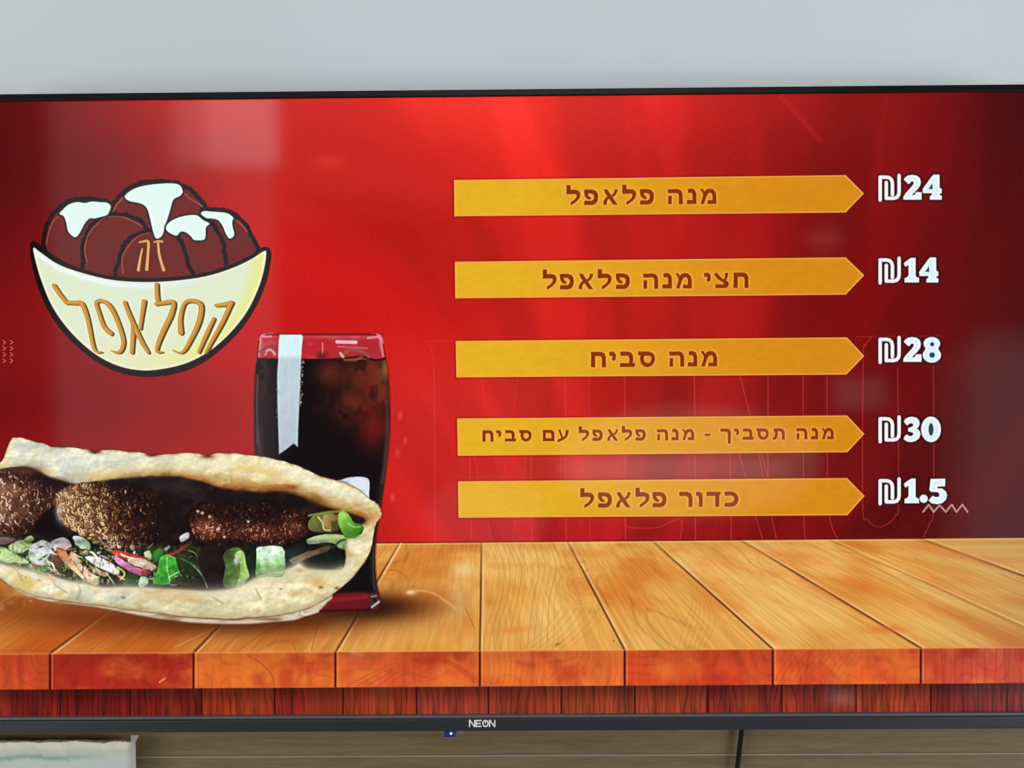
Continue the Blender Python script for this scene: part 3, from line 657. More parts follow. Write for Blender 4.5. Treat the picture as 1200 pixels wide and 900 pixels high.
vp([(-30, 628), (0, 627), (40, 630), (80, 634), (120, 642), (180, 640), (235, 640), (236, 680), (180, 688), (100, 684), (50, 672), (0, 660), (-30, 640)], (52, 62, 30), (26, 22, 14), 1.3, None, 4, 3, 100, .5)
shreds(190, 5, -30, 235, .9, 1.2)
vp([(-20, 630), (5, 629), (20, 632), (10, 637), (-20, 637)], (205, 190, 188), (120, 70, 66), 0)
vp([(-25, 640), (0, 640), (18, 648), (34, 658), (20, 660), (-25, 652)], (120, 168, 70), (196, 220, 150), 1.2, (60, 100, 40))
vp([(10, 640), (20, 634), (30, 633), (40, 638), (30, 646), (18, 648)], (206, 220, 168), (150, 186, 110), 1.2)
vp([(28, 632), (36, 627), (40, 632), (34, 637)], (196, 220, 150), (110, 150, 60), 1.2)
vp([(36, 640), (48, 633), (58, 636), (60, 650), (56, 662), (42, 662), (34, 652)], (222, 228, 236), (150, 156, 150), 1.0, (240, 244, 248))
vp([(58, 636), (70, 630), (80, 632), (84, 640), (72, 646), (62, 642)], (210, 206, 232), (226, 190, 170), .5)
vp([(86, 628), (98, 630), (106, 638), (104, 644), (94, 642), (88, 636)], (214, 232, 220), (150, 186, 130), 1.0, (236, 246, 238))
vp([(58, 650), (68, 644), (76, 650), (78, 662), (66, 666), (58, 660)], (124, 84, 62), (80, 44, 32), .8)
vp([(66, 642), (76, 644), (84, 656), (100, 672), (98, 678), (86, 670), (72, 654)], (196, 112, 66), (232, 196, 150), 1.0, (150, 70, 40))
vp([(84, 646), (92, 654), (104, 668), (116, 680), (114, 686), (106, 684), (92, 668), (82, 652)], (226, 170, 120), (214, 190, 160), 1.0, (130, 76, 44))
vp([(100, 652), (116, 653), (130, 659), (140, 668), (138, 674), (122, 668), (108, 660)], (222, 224, 236), (236, 222, 206), .6, (190, 180, 190))
vp([(104, 662), (118, 668), (128, 672), (122, 676), (110, 670)], (150, 116, 78), (190, 160, 120), .5)
for a_, b_ in (((124, 670), (134, 684)), ((112, 664), (118, 672)), ((138, 664), (146, 672))): line([a_, b_], 1.4, (190, 206, 130), 1.3, .8)
line(smooth([(138, 665), (144, 668), (146, 673), (141, 679)], 4, False), 1.6, (196, 220, 90), 1.2, .9)
vp([(36, 668), (48, 662), (58, 668), (50, 671), (40, 671)], (84, 140, 60), (40, 90, 30), .6)
vp([(148, 676), (160, 672), (166, 682), (156, 687), (146, 686)], (40, 74, 34), (22, 44, 20), .6)
vp([(131, 646), (140, 645), (158, 649), (172, 654), (166, 659), (150, 656), (136, 652)], (196, 52, 32), (150, 40, 34), .4)
vp([(150, 653), (166, 654), (178, 659), (184, 664), (176, 670), (164, 664), (152, 660)], (214, 180, 150), (190, 158, 130), .3)
vp([(131, 652), (138, 652), (150, 660), (162, 666), (174, 668), (173, 674), (160, 673), (146, 666), (136, 658)], (206, 130, 200), (176, 60, 100), .5, (226, 184, 224))
vp([(166, 669), (174, 667), (178, 670), (174, 675), (167, 674)], (170, 44, 44), (120, 30, 34), .5)
vp([(169, 648), (175, 645), (180, 652), (178, 656), (172, 654)], (206, 216, 170), (150, 180, 110), .8)
vp([(178, 648), (186, 643), (194, 645), (188, 655), (184, 660), (178, 655)], (56, 128, 44), (26, 72, 26), .8, (30, 60, 24))
vp([(194, 650), (206, 645), (216, 638), (226, 633), (222, 640), (210, 647), (198, 653)], (150, 62, 40), (96, 40, 28), .2)
vp([(210, 632), (214, 626), (222, 624), (221, 631), (214, 635)], (236, 236, 240), (190, 186, 188), .5)
vp([(193, 643), (198, 639), (200, 641), (196, 645)], (206, 200, 206), (140, 130, 134), .5)
vp([(152, 640), (156, 638), (159, 642), (156, 645)], (206, 160, 130), (150, 100, 80), .5)
vp([(186, 660), (190, 652), (198, 650), (207, 655), (215, 662), (221, 665), (216, 672), (206, 676), (198, 684), (188, 685), (180, 683), (180, 674), (185, 668)], (60, 180, 44), (30, 110, 26), .7, (176, 224, 130), seed=7)
line(smooth([(196, 654), (196, 666), (199, 680)], 4, False), 1.4, (150, 214, 110), 1.4, .8); line([(198, 676), (220, 664)], 1.6, (190, 216, 160), 1.4, .8)
vp([(163, 680), (167, 675), (173, 677), (174, 684), (168, 688), (163, 686)], (206, 232, 210), (140, 196, 160), .8, (230, 246, 236))
vp([(206, 652), (222, 652), (240, 664), (250, 680), (246, 688), (230, 688), (214, 676)], (34, 52, 24), (28, 16, 14), .5, seed=8)
line(smooth([(224, 660), (234, 670), (240, 680), (243, 688)], 4, False), 1.6, (120, 166, 110), 1.6, .8); line(smooth([(212, 654), (228, 662), (242, 672)], 3, False), 2, (40, 92, 40), 2, .8)
vp([(236, 642), (262, 640), (276, 645), (274, 676), (262, 688), (244, 686), (234, 664)], (36, 20, 22), (22, 12, 12), .3, None, 3)
vp([(262, 686), (264, 664), (262, 648), (278, 641), (288, 650), (292, 668), (288, 680), (276, 688)], (40, 66, 34), (122, 160, 60), .1, seed=9)
vp([(275, 650), (282, 645), (290, 655), (293, 672), (286, 684), (276, 688), (281, 674), (281, 660)], (164, 200, 110), (110, 150, 54), .6, (210, 226, 150), seed=10); glow(277, 656, 3, 5, (200, 206, 214), .8)
def rect_fn_piece(pts, c1, c2, ang, edge, seed): return vp(pts, c1, c2, ang, edge, 1.3, 2, seed)
vp([(298, 650), (300, 642), (316, 639.5), (330, 641), (334, 650), (334, 668), (331, 675), (314, 676), (300, 674)], (214, 238, 214), (70, 150, 40), 1.25, None, seed=12)
glow(318, 650, 10, 7, (226, 246, 232), .85); glow(301, 664, 4, 10, (40, 110, 20), .6); line([(304, 673), (331, 673)], 2.4, (40, 96, 20), 2, .8)
vp([(286, 640), (300, 640), (299, 674), (292, 672)], (22, 44, 20), (10, 20, 10), .5)
vp([(336, 646), (350, 636), (362, 632), (372, 640), (362, 652), (346, 662), (336, 664)], (24, 30, 28), (14, 14, 12), .5)
vp([(340, 655), (356, 648), (374, 642), (388, 638), (384, 646), (366, 652), (350, 658), (342, 660)], (112, 96, 76), (70, 54, 38), .2)
vp([(360, 632), (374, 627), (400, 626), (406, 631), (405, 643), (398, 642), (390, 636), (374, 637), (362, 637)], (206, 216, 170), (168, 200, 110), .3, (226, 232, 196), seed=14)
line(smooth([(376, 637), (386, 640), (392, 640), (398, 634), (404, 632)], 4, False), 2.2, (44, 66, 26), 1.8, .9)
vp([(358, 660), (376, 650), (404, 645), (404, 660), (401, 666), (384, 667), (366, 664)], (14, 26, 20), (8, 12, 10), .6, None, 1.4, 2)
vp([(361, 612), (372, 602), (390, 601), (398, 610), (396, 622), (380, 624), (364, 622)], (122, 130, 56), (70, 62, 34), .8, seed=15)
vp([(378, 606), (384, 602), (396, 603), (397, 610), (388, 612), (390, 620), (382, 618)], (176, 150, 92), (120, 92, 50), .4); line(smooth([(373, 606), (378, 612), (380, 620), (387, 621)], 4, False), 2, (216, 220, 150), 1.6, .85)
line(smooth([(362, 604), (384, 600), (398, 599), (412, 595)], 4, False), 2.6, (136, 156, 60), 2, .85)
vp([(396, 606), (398, 600), (403, 598), (409, 604), (416, 612), (424, 615), (426, 621), (421, 627), (412, 631), (404, 628), (398, 618)], (150, 204, 84), (40, 110, 22), .9, (90, 160, 50), seed=16)
glow(403, 604, 4, 4, (186, 226, 130), .7); line(smooth([(408, 613), (414, 617), (422, 617)], 3, False), 1.6, (170, 214, 120), 1.6, .8); glow(416, 629, 8, 3, (120, 140, 60), .6)
shreds(34, 6, -30, 60, .6, .7); shreds(46, 8, 20, 140, .8, 1.1)
for k in range(16):
    q_ = random.Random(300 + k); x_, y_ = q_.uniform(30, 165), q_.uniform(640, 672); line(smooth([(x_, y_), (x_ + q_.uniform(4, 8), y_ + q_.uniform(1, 5)), (x_ + q_.uniform(9, 15), y_ + q_.uniform(5, 11))], 3, False), [.6, 1.4, 2.2, 2.6, 2.2, 1.4, .6], q_.choice([(232, 232, 236), (222, 206, 190), (190, 214, 150), (214, 180, 200), (240, 240, 226)]), 1.1, .85)
crumbs(50, -5, 630, 150, 680, [(226, 230, 190), (150, 180, 90), (70, 90, 40), (230, 210, 180)], .7, 1.4); crumbs(20, 150, 640, 230, 686, [(130, 160, 70), (60, 40, 30), (180, 150, 110)], .5, 1.3)
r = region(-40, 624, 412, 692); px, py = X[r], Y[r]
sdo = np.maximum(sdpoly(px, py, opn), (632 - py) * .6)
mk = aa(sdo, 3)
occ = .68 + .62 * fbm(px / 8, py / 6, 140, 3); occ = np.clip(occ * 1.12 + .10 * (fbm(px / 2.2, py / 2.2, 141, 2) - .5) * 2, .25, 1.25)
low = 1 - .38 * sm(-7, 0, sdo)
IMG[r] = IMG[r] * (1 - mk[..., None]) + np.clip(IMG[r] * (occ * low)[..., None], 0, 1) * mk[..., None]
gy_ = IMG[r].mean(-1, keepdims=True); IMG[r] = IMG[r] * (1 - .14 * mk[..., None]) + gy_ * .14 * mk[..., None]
# lit lip of the bottom half over the salad
lip = smooth([(-20, 655), (8, 664), (30, 668), (50, 673), (66, 679), (84, 684), (98, 684), (120, 690), (146, 689), (168, 690), (190, 692), (222, 694), (245, 694), (268, 692), (286, 686), (298, 680), (310, 675), (330, 671), (342, 666), (350, 661), (358, 667), (370, 669.5), (388, 670), (404, 666)], 4, False)
r = region(*bb(lip), pad=12); ln = sdline(X[r], Y[r], lip, 4)
blend(r, np.clip(np.exp(-np.clip(ln, 0, 99) / 5), 0, 1) * .6, col((240, 234, 206)))
blend(r, np.clip(np.exp(-(np.clip(ln, 0, 99) / 1.2)), 0, 1) * sm(.5, .8, fbm(X[r] / 9, Y[r] / 9, 70, 2)) * .35, col((200, 158, 92)))

# --- emblem: bowl of balls with sauce
K = (26, 10, 11)
def P1(l): return [(x / 3.3333, 180 + y / 3.3333) for x, y in l]
def P6(l): return [(30 + x / 6.92, 200 + y / 6.92) for x, y in l]
def P7(l): return [(170 + x / 6.92, 200 + y / 6.92) for x, y in l]
def P8(l): return [(40 + x / 4.286, 310 + y / 4.286) for x, y in l]
balls = [
 ('B', [(130.5, 247), (136, 235), (145, 225), (156, 218), (170, 213.5), (189, 212), (207, 214.5), (220, 220), (231, 229), (240, 243), (236, 262), (200, 290), (150, 280)]),
 ('A', [(52, 290), (51.5, 276), (56, 262), (65, 247.5), (76, 238), (89, 233.5), (108, 233), (122.5, 235.5), (131, 242), (140, 270), (120, 322), (88, 318), (62, 305)]),
 ('F', [(236, 249), (246, 246), (258, 246), (270, 249), (280, 255), (290, 267), (297, 280), (303, 294), (290, 306), (262, 320), (240, 300)]),
 ('E', [(190, 275), (200, 262), (222, 255), (240, 257), (252, 266), (261, 283), (263.5, 300), (264, 320), (228, 330), (200, 320)]),
 ('C', [(101, 326), (97.5, 310), (97, 290), (101, 276), (108, 264), (120, 255.5), (138, 251.5), (156, 254.5), (170, 265), (176, 290), (150, 330)]),
 ('D', [(142, 328), (140.5, 306), (143.5, 292), (150, 282), (164, 273), (184, 269), (200, 271.5), (210, 279), (217.5, 294), (221, 310), (222, 330)])]
def ball_fn(seed):
    def fn(px, py, sd):
        c = lerp(np.zeros(px.shape + (3,), np.float32) + col((112, 28, 24)), col((104, 30, 30)), sm(.3, .7, fbm(px / 14, py / 14, seed, 3)))
        return c
    return fn
ball_polys = {}
for i, (k_, pts) in enumerate(balls):
    P = rough_outline(pts, .95, 40 + i, 4); ball_polys[k_] = P
    fill(P, None, 1.1, 1, ball_fn(120 + i)); 
    line(P + [P[0]], 5.0, K, 1.6, 1)
    hl = smooth(pts, 4)
for hp, w_ in ((P6([(170, 590), (190, 500), (220, 420), (262, 375)]), 1.3), (P6([(712, 330), (740, 275), (788, 222)]), 1.8), (P6([(500, 740), (480, 640), (510, 520), (570, 440), (640, 385), (720, 372), (800, 380), (880, 415), (950, 455)]), 1.5),
              (P6([(790, 830), (785, 700), (830, 620), (880, 560), (940, 520), (1000, 505)]), 1.5), (P7([(320, 185), (370, 230), (430, 265), (465, 292)]), 1.8), (P7([(745, 405), (790, 445), (828, 495)]), 1.8), (P7([(345, 640), (370, 760)]), .1)):
    line(smooth(hp, 4, False), w_, (178, 84, 68), 1.2, .75)
sauces = [P6([(275, 350), (300, 320), (350, 275), (420, 255), (480, 262), (540, 250), (600, 255), (660, 260), (692, 288), (680, 330), (660, 360), (600, 378), (560, 388), (520, 388), (480, 430), (440, 505), (410, 538), (380, 530), (345, 490), (330, 420), (310, 370)]),
          P1([(488, 165), (530, 135), (600, 120), (690, 118), (714, 145), (704, 165), (678, 180), (664, 225), (646, 280), (634, 320), (612, 332), (600, 310), (588, 260), (575, 215), (550, 195), (505, 185)]),
          P7([(172, 450), (210, 410), (270, 380), (350, 362), (420, 362), (470, 400), (524, 430), (495, 460), (490, 540), (470, 562), (400, 562), (370, 530), (330, 500), (290, 495), (260, 525), (230, 520), (180, 490)]),
          P7([(453, 350), (480, 328), (540, 332), (600, 336), (670, 346), (718, 383), (708, 410), (712, 460), (724, 510), (710, 542), (680, 547), (655, 510), (630, 450), (590, 400), (530, 387), (500, 385)])]
sauce_polys = []
for i, s_ in enumerate(sauces):
    P = smooth(s_, 4); sauce_polys.append(P); line(P + [P[0]], 4.0, (22, 20, 24), 1.4, .95); fill(P, (226, 248, 242), 1.1)
bo = smooth([(35.5, 288), (37.5, 283), (43, 284), (60, 297), (80, 308.5), (100, 316.5), (132, 323.5), (168, 326), (204, 324.5), (240, 319.5), (270, 310), (290, 301), (303, 294), (308, 289.5), (315, 290), (318, 297), (316.5, 312), (312, 331), (301, 358), (281, 388), (256, 412), (229, 430), (198, 439.5), (168, 441.5), (138, 436), (108, 420.5), (78, 394), (56, 363), (42.5, 330), (36.5, 305)], 4)
bi = smooth([(39.5, 290.5), (48, 296), (69, 310), (99, 320.5), (132, 328), (168, 330.5), (204, 329), (240, 324), (270, 315), (294, 304), (310, 294), (312, 299), (309, 318), (302, 340), (289, 366), (269, 391), (246, 411), (221, 424.5), (195, 431.5), (168, 434), (140, 429), (112, 415), (84, 390), (62, 360), (48.5, 328), (41.5, 304)], 4)
fill(bo, (22, 10, 12), 1.3)
def bowl_fn(px, py, sd):
    c = lerp(np.zeros(px.shape + (3,), np.float32) + col((224, 234, 204)), col((230, 232, 190)), sm(380, 430, py))
    ytop = np.interp(px, [38, 69, 99, 132, 168, 204, 240, 270, 300, 312], [288, 309, 319.5, 327, 329.5, 328, 323, 314, 301, 293])
    c = lerp(c, col((214, 232, 240)), (1 - sm(2, 13, py - ytop)) * .85 * (1 - sm(180, 290, px)))
    c = lerp(c, col((246, 252, 255)), np.exp(-((py - ytop - 6) / 3) ** 2) * .8 * (1 - sm(120, 260, px)))
    dR = np.hypot(px - 175, (py - 300) * 1.04)
    yl = sm(112, 128, dR) * sm(150, 260, px) 
    c = lerp(c, col((232, 232, 128)), yl * .75 * (1 - sm(128, 140, dR) * .6))
    c = lerp(c, col((244, 244, 214)), sm(-4, -1, sd) * .6)
    return np.clip(c, 0, 1)
fill(bi, None, 1.2, 1, bowl_fn)
gold_letters = []
def gold(pts, w=4.0, smoothn=4, c_=(200, 132, 34), sh=(66, 68, 30), so=(2.2, 1.0)):
    Q = smooth(pts, smoothn, False)
    if hasattr(w, '__len__'): w = np.interp(np.linspace(0, 1, len(Q)), np.linspace(0, 1, len(w)), w)
    line([(x + so[0], y + so[1]) for x, y in Q], w, sh, 1.2, .95); gold_letters.append((Q, w, c_))
def flush_gold():
    for Q, w, c_ in gold_letters:
        line(Q, w, c_, 1.1, 1); line([(x - .7, y - .3) for x, y in Q], w * .3, (236, 178, 80), 1.2, .6)
gw = 4.7
gold(P8([(100, 105), (130, 150), (163, 190)]), gw, 3); gold(P8([(163, 190), (205, 192), (240, 198), (268, 270), (288, 370), (303, 425), (322, 440), (340, 438)]), [gw, gw, gw * 1.15, gw, gw * .9, gw * .8, gw * .5, gw * .3])
gold(P8([(385, 345), (350, 310), (325, 240), (312, 190), (345, 183), (385, 215), (425, 300), (448, 385), (436, 432), (412, 440), (388, 432)]), [gw * 1.1, gw, gw * .9, gw * .9, gw * .9, gw * 1.1, gw, gw, gw * .9, gw * .5, gw * .3])
gold(P8([(455, 190), (478, 250), (512, 330), (545, 395), (572, 440)]), [gw * .9, gw, gw * 1.2, gw, gw * .8]); gold(P8([(552, 185), (542, 250), (532, 320)]), [gw * 1.1, gw * .9, gw * .8]); gold(P8([(494, 290), (496, 360), (490, 440)]), [gw * .8, gw, gw * .9])
gold(P8([(615, 100), (617, 150), (622, 192)]), gw, 3); gold(P8([(612, 198), (660, 190), (700, 190), (688, 250), (650, 330), (622, 400), (618, 436), (645, 438)]), [gw * .8, gw, gw, gw * 1.2, gw * 1.2, gw, gw * .7, gw * .3])
gold(P8([(736, 340), (734, 270), (755, 195), (800, 182), (838, 205), (828, 285), (790, 370), (755, 430), (728, 442), (698, 430)]), [gw * 1.3, gw, gw * .8, gw, gw * 1.2, gw * 1.2, gw, gw * .8, gw * .4, gw * .3])
gold(P8([(912, 205), (955, 200), (990, 192)]), [gw * .7, gw, gw * 1.1], 3); gold(P8([(990, 192), (945, 290), (900, 370), (862, 440)]), [gw * 1.1, gw, gw * .9, gw * .7]); gold(P8([(902, 272), (865, 350), (826, 440)]), [gw * .8, gw, gw * .7])
flush_gold(); gl_n = len(gold_letters)
gold(P1([(546, 346), (562, 343), (580, 346), (578, 400), (574, 452)]), [2, 2.6, 3.2, 3.2, 3.8], 3, (222, 160, 92), (96, 58, 16), (-1.6, .6)); gold(P1([(556, 372), (548, 410), (541, 454)]), [1.6, 2.6, 3.6], 3, (222, 160, 92), (96, 58, 16), (1.3, .6))
gold(P1([(602, 345), (620, 342), (636, 344)]), [1.6, 2.6, 2], 3, (222, 160, 92), (96, 58, 16), (-.8, .4)); gold(P1([(618, 346), (622, 390), (632, 430), (640, 454)]), [2.4, 3, 3.2, 3.6], 3, (222, 160, 92), (96, 58, 16), (-1.7, .6))
for Q, w, c_ in gold_letters[gl_n:]: line(Q, w, c_, 1.0, 1)

# --- yellow arrow bars
BARS = [[(532, 210.8), (991, 205.2), (1012.5, 226.7), (991, 249), (532.5, 253.5)],
        [(533, 306.6), (991, 301.5), (1012.8, 322.5), (991, 345.2), (533.4, 349.6)],
        [(534, 399.4), (992.5, 395.2), (1012.8, 417), (992, 438.8), (534.8, 442.2)],
        [(535.6, 490.2), (992.5, 486.6), (1013, 508.3), (993, 529.8), (536.4, 534)],
        [(536.6, 563.8), (992.5, 560), (1013.2, 581), (993, 603.6), (537.3, 606.6)]]
def bar_fn(px, py, sd):
    c = lerp(np.zeros(px.shape + (3,), np.float32) + col((230, 176, 34)), col((216, 138, 20)), sm(560, 960, px))
    c = c * (1 + .05 * (fbm(px / 9, py / 5, 130, 3)[..., None] - .5) * 1.1)
    return np.clip(lerp(c, col((240, 166, 74)), sm(-2.4, -.8, sd) * .8), 0, 1)
for b in BARS:
    line(b + [b[0]], 3.0, (110, 14, 4), 2.6, .4); fill(b, None, 1.0, 1, bar_fn)

GL = {
 'l': [[(0,-5),(2.2,-5.3),(5,-5),(4.9,0),(10,0),(13.5,.8),(16,3.5),(16.3,6.5),(15,10.5),(11.5,14.2),(8,16.8),(5,18.2),(4.6,17),(5.2,14.6),(8.5,12.5),(11.3,9.5),(12,7),(11.3,5.6),(9.5,5.2),(0,5.5)]],
 'p': [[(0,.6),(2,0),(9,0),(13.5,1.2),(16,4.5),(16.5,9),(15.8,13.5),(13.2,17),(9.5,18.2),(.3,18.1),(0,16.5),(.8,13.2),(8.5,13.3),(10.8,12),(11.9,9),(11,6),(8.5,4.7),(4.8,4.7),(4.6,6),(5.6,8),(8.2,9.2),(7.8,11),(6.2,12),(3,10.5),(1,8),(.2,5)]],
 'a': [[(.6,0),(4.8,0),(6.2,2.2),(17,18),(12,18),(10,15.5),(2,4)],[(13.3,0),(17,0),(16.8,2.5),(14.5,6.5),(11.5,9.3),(9.3,6.8),(12.2,4.6),(13.2,2.5)],[(6.2,7),(8.2,10),(5.2,12.5),(4.2,15),(4.3,18),(0,18),(.3,14.5),(2,11),(4.5,8.6)]],
 'h': [[(0,.3),(1.2,.6),(12,.2),(16,2),(17.6,6),(17.8,18),(13.2,18),(13.2,7.5),(12,5.3),(10,4.9),(.6,5.2)],[(.8,8.3),(4.8,8),(4.7,18),(.6,18)]],
 'n': [[(1,.8),(3,0),(6.5,0),(9.5,2),(11,6),(11,18),(0,18),(0,14.2),(.6,13.2),(6.6,13.2),(6.6,7),(5.5,4.9),(1.4,5)]],
 'm': [[(4.5,3.5),(7,1),(10.5,0),(14.5,.6),(17.6,3.5),(18.8,8),(18.8,18),(8.6,18),(8.6,13.6),(14.3,13.6),(14.3,7.5),(13,5.2),(10.8,4.9),(8.6,6.5),(7,10),(4.4,18),(.4,18),(3.2,9),(3,5.6),(0,1.2),(.6,.1),(3.2,.6),(4.4,2.4)]],
 'H': [[(0,.3),(1,0),(12,0),(15.8,1.6),(17.4,5.5),(17.6,18),(13,18),(13,8),(12.2,5.8),(10.5,5),(5,5),(5,18),(0,18),(.3,6)]],
 'y': [[(0,.2),(4.5,0),(7.2,1.6),(8,5),(7.6,9.2),(5.5,10.6),(3.4,9.6),(3.2,8),(4.2,6.2),(3.5,4.8),(.4,4.8)]],
 'b': [[(.5,.6),(1.8,0),(9.5,0),(13,1),(15.4,4),(15.7,8),(15.5,13.4),(18.3,13.6),(18.2,15.5),(17,18),(.2,18),(0,15.6),(1,13.4),(11,13.4),(11.2,8),(10.4,5.6),(8.5,4.7),(1.2,5)]],
 's': [[(0,0),(12,0),(16.5,1.2),(19.3,4.5),(20,9),(19,13.2),(16,16.8),(11.5,18.4),(7,17.4),(3.8,14.4),(2.3,9.5),(2.4,6.5),(3,5),(.4,4.2)],'hole',[(8,5),(13,5),(15.4,6.6),(15.7,9.5),(14.5,12.4),(11.8,13.8),(8.8,13),(7,10.5),(6.8,7.5)]],
 'c': [[(0,.8),(3.5,0),(4.2,2),(7,5),(10.5,7.6),(12,6.2),(12.4,3),(12,.6),(15.6,0),(16,2.5),(14.8,6.5),(13.6,9),(16.4,11),(17,13.8),(15.6,16.6),(12.5,18),(1.2,18),(.8,16),(1.4,13.6),(10,13.8),(11.5,12.6),(9.5,11),(4,7.6),(1.2,4.5),(0,2.4)]],
 't': [[(1.5,.4),(12.5,0),(17,1.8),(19.4,5.5),(19.6,18),(15,18),(15,8),(13.6,5.4),(11.5,4.8),(8.2,4.8),(8.2,11),(7.6,15),(5.5,17.6),(1.8,18.6),(0,17.6),(.4,15),(2.8,14),(3.7,11),(3.8,5.2),(1.6,4.8)]],
 'K': [[(0,.4),(1.2,0),(11,0),(15,1.6),(16.8,5.5),(16.8,24),(12.2,24),(12.2,8),(11,5.4),(9,4.8),(.6,4.9)]],
 'e': [[(1.5,.4),(5,0),(6.2,3),(8.3,9.5),(10,12),(12.8,8),(13.6,.5),(18,0),(18,4),(16.6,9),(13.5,13.8),(8,17.2),(1.6,19.6),(.2,18.6),(.6,15.6),(5.4,13.8),(6.4,12.2),(3.8,6)]],
 'M': [[(0,0),(13,0),(17,1.5),(18.8,5),(18.8,18),(.6,18),(.6,5.2)],'hole',[(5,4.8),(12,4.8),(14,6.2),(14.2,13.3),(5,13.3)]],
 'k': [[(0,.8),(2,0),(9,0),(13.2,1.6),(16,5.2),(16.6,9.5),(15.4,14),(12.4,17),(8.5,18),(.3,18),(0,16),(.8,13.4),(7.5,13.4),(10.6,11.9),(11.9,9),(10.8,6),(8,4.8),(.8,4.9)]],
 'd': [[(0,.8),(1.6,0),(17,0),(16.8,2.2),(15.2,5),(15,18),(10.5,18),(10.5,5),(.2,5)]],
 'v': [[(0,.2),(4,0),(7.2,2),(7.9,6),(7.9,18),(3.5,18),(3.5,7.5),(2.8,5.2),(.4,4.6)]],
 'r': [[(0,.5),(1.6,0),(10,0),(14,2),(15.6,6.5),(15.6,18),(11.1,18),(11.1,8),(9.8,5.6),(7.6,4.8),(.3,5)]],
 '-': [[(0,8.2),(9,8.2),(8.4,11.6),(0,11.4)]]}
ROWS = [([('l',663.8),('p',684.4),('a',706.8),('l',729.2),('p',749.8),('h',782.3),('n',805),('m',820.6)], (664, 240.2), (839, 238.8), 1.0, 1.0),
        ([('l',636),('p',656),('a',678),('l',700.5),('p',721.6),('h',753.5),('n',776.3),('m',791.8),('y',824.9),('c',837.2),('H',859.5)], (636, 339), (877, 337.2), 1.0, 1.0),
        ([('H',692.4),('y',713.8),('b',726.2),('s',747.6),('h',784),('n',806),('m',821.5)], (692, 430.2), (840, 429), 1.0, 1.0),
        ([('H',565.3),('y',581.5),('b',591.5),('s',608.3),('M',635.8),('e',653),('l',678.3),('p',694.2),('a',711.7),('l',728.8),('p',744.7),('h',769.8),('n',787),('m',799.5),('-',826),('K',844),('y',860.2),('b',870),('s',886.2),('t',905.3),('h',933),('n',950.4),('m',963)], (565, 517.3), (977, 514.3), .735, .73),
        ([('l',680),('p',700.6),('a',722),('l',744.8),('p',764.5),('r',795.8),('v',815.5),('d',827.7),('k',848.8)], (680, 594.6), (865, 593.4), 1.0, .98)]
LETTERS = []
for row, pa, pb, sx, sy in ROWS:
    loops = []
    for ch, x0 in row:
        g = GL[ch]; yb_ = pa[1] + (pb[1] - pa[1]) * (x0 - pa[0]) / (pb[0] - pa[0])
        conv = lambda pts: [(x0 + x * sx, yb_ + (y - 18) * sy) for x, y in pts]
        if 'hole' in g: loops.append((conv(g[0]), [conv(g[2])]))
        else:
            for q in g: loops.append((conv(q), []))
    LETTERS.append(loops)
    for P, H in loops:
        r = region(*bb(P), pad=6); s_ = sdpoly(X[r], Y[r], P)
        for h in H: s_ = np.maximum(s_, -sdpoly(X[r], Y[r], h))
        blend(r, np.exp(-(np.clip(s_ - .6, 0, 9) / 1.6) ** 2) * .42, col((244, 172, 84)))
    for P, H in loops: fill(P, (140, 50, 2), 1.1, 1.0, None, H)

# --- prices
def off(pts, dx, dy, sc=1.0): return [(1020 + x * sc + dx, y * sc + dy) for x, y in pts]
shA = [(11.6, 39.4), (11.6, 12.6), (19, 12.6), (22.6, 13.4), (25, 15.8), (26, 19.5), (26, 33)]
shB = [(18.8, 19), (18.8, 37.3), (27.5, 37.3), (31, 36.3), (33.2, 33.6), (33.8, 30), (33.8, 10.6)]
D2 = [(39,15.5),(40.5,13),(44,10.6),(49,9.8),(54.5,10.8),(58,13.6),(59.2,18),(58.5,22),(56,26),(52,30),(49,33.6),(52,33.2),(53.2,30),(60,30),(60,39),(38.5,39),(38.5,35.5),(41.5,31),(46,26),(50,21.5),(50.8,18.8),(49.8,17.6),(47.8,17.8),(46,20.3),(44,20.3)]
D4 = [(61,27),(62.5,24.5),(71.5,12),(74,9.6),(81,9.6),(81.2,25),(83.6,26.3),(83.6,31.2),(81.3,32),(81.5,33.5),(83.8,34.5),(83.6,39),(69.5,39),(69.5,35),(71.8,33.4),(71.8,31.4),(61.5,31.4)]; D4h = [(72.6,20),(73,26.5),(68,26.4)]
D1 = [(39,17),(40.5,15),(46,11),(48,10),(53,10),(53,31),(54.5,32.8),(57,33.5),(57,39),(40,39),(40,34),(43,32.6),(44.6,30.5),(44.6,18.8),(41,20.5)]
D3 = [(39,15.5),(41.5,12.2),(45.5,10.5),(49,10.2),(54,11.3),(57,14.5),(57.8,18.5),(56.3,22.3),(54.5,24),(57.5,26.5),(58.8,31),(57,35.5),(53,38.7),(48,40),(43,39.4),(38.8,36.5),(40,33),(43,30.8),(45,32.6),(48,32.8),(50.3,31),(49.8,29),(47,28),(44.2,27.5),(44,23.5),(47,22.6),(49.8,21),(50,18.8),(48.3,17.8),(45.5,18.3),(43.5,20.3),(41,18.8)]
D5 = [(70.5,10.4),(87.8,10.1),(87.5,19.1),(79,19.4),(78.5,21.4),(84,21.6),(88.5,25.1),(90,29.6),(88.5,35.1),(84,38.9),(78,40.1),(71.5,38.9),(68,35.6),(70.5,32.6),(73,30.1),(76,31.6),(80,31.4),(81,28.6),(79,26.1),(74.5,25.8),(71,25.6),(69,23.6),(69.8,16.6)]
D8 = [p for p in ell(72, 17.5, 9.8, 7.7, 32) if p[1] < 24.0]
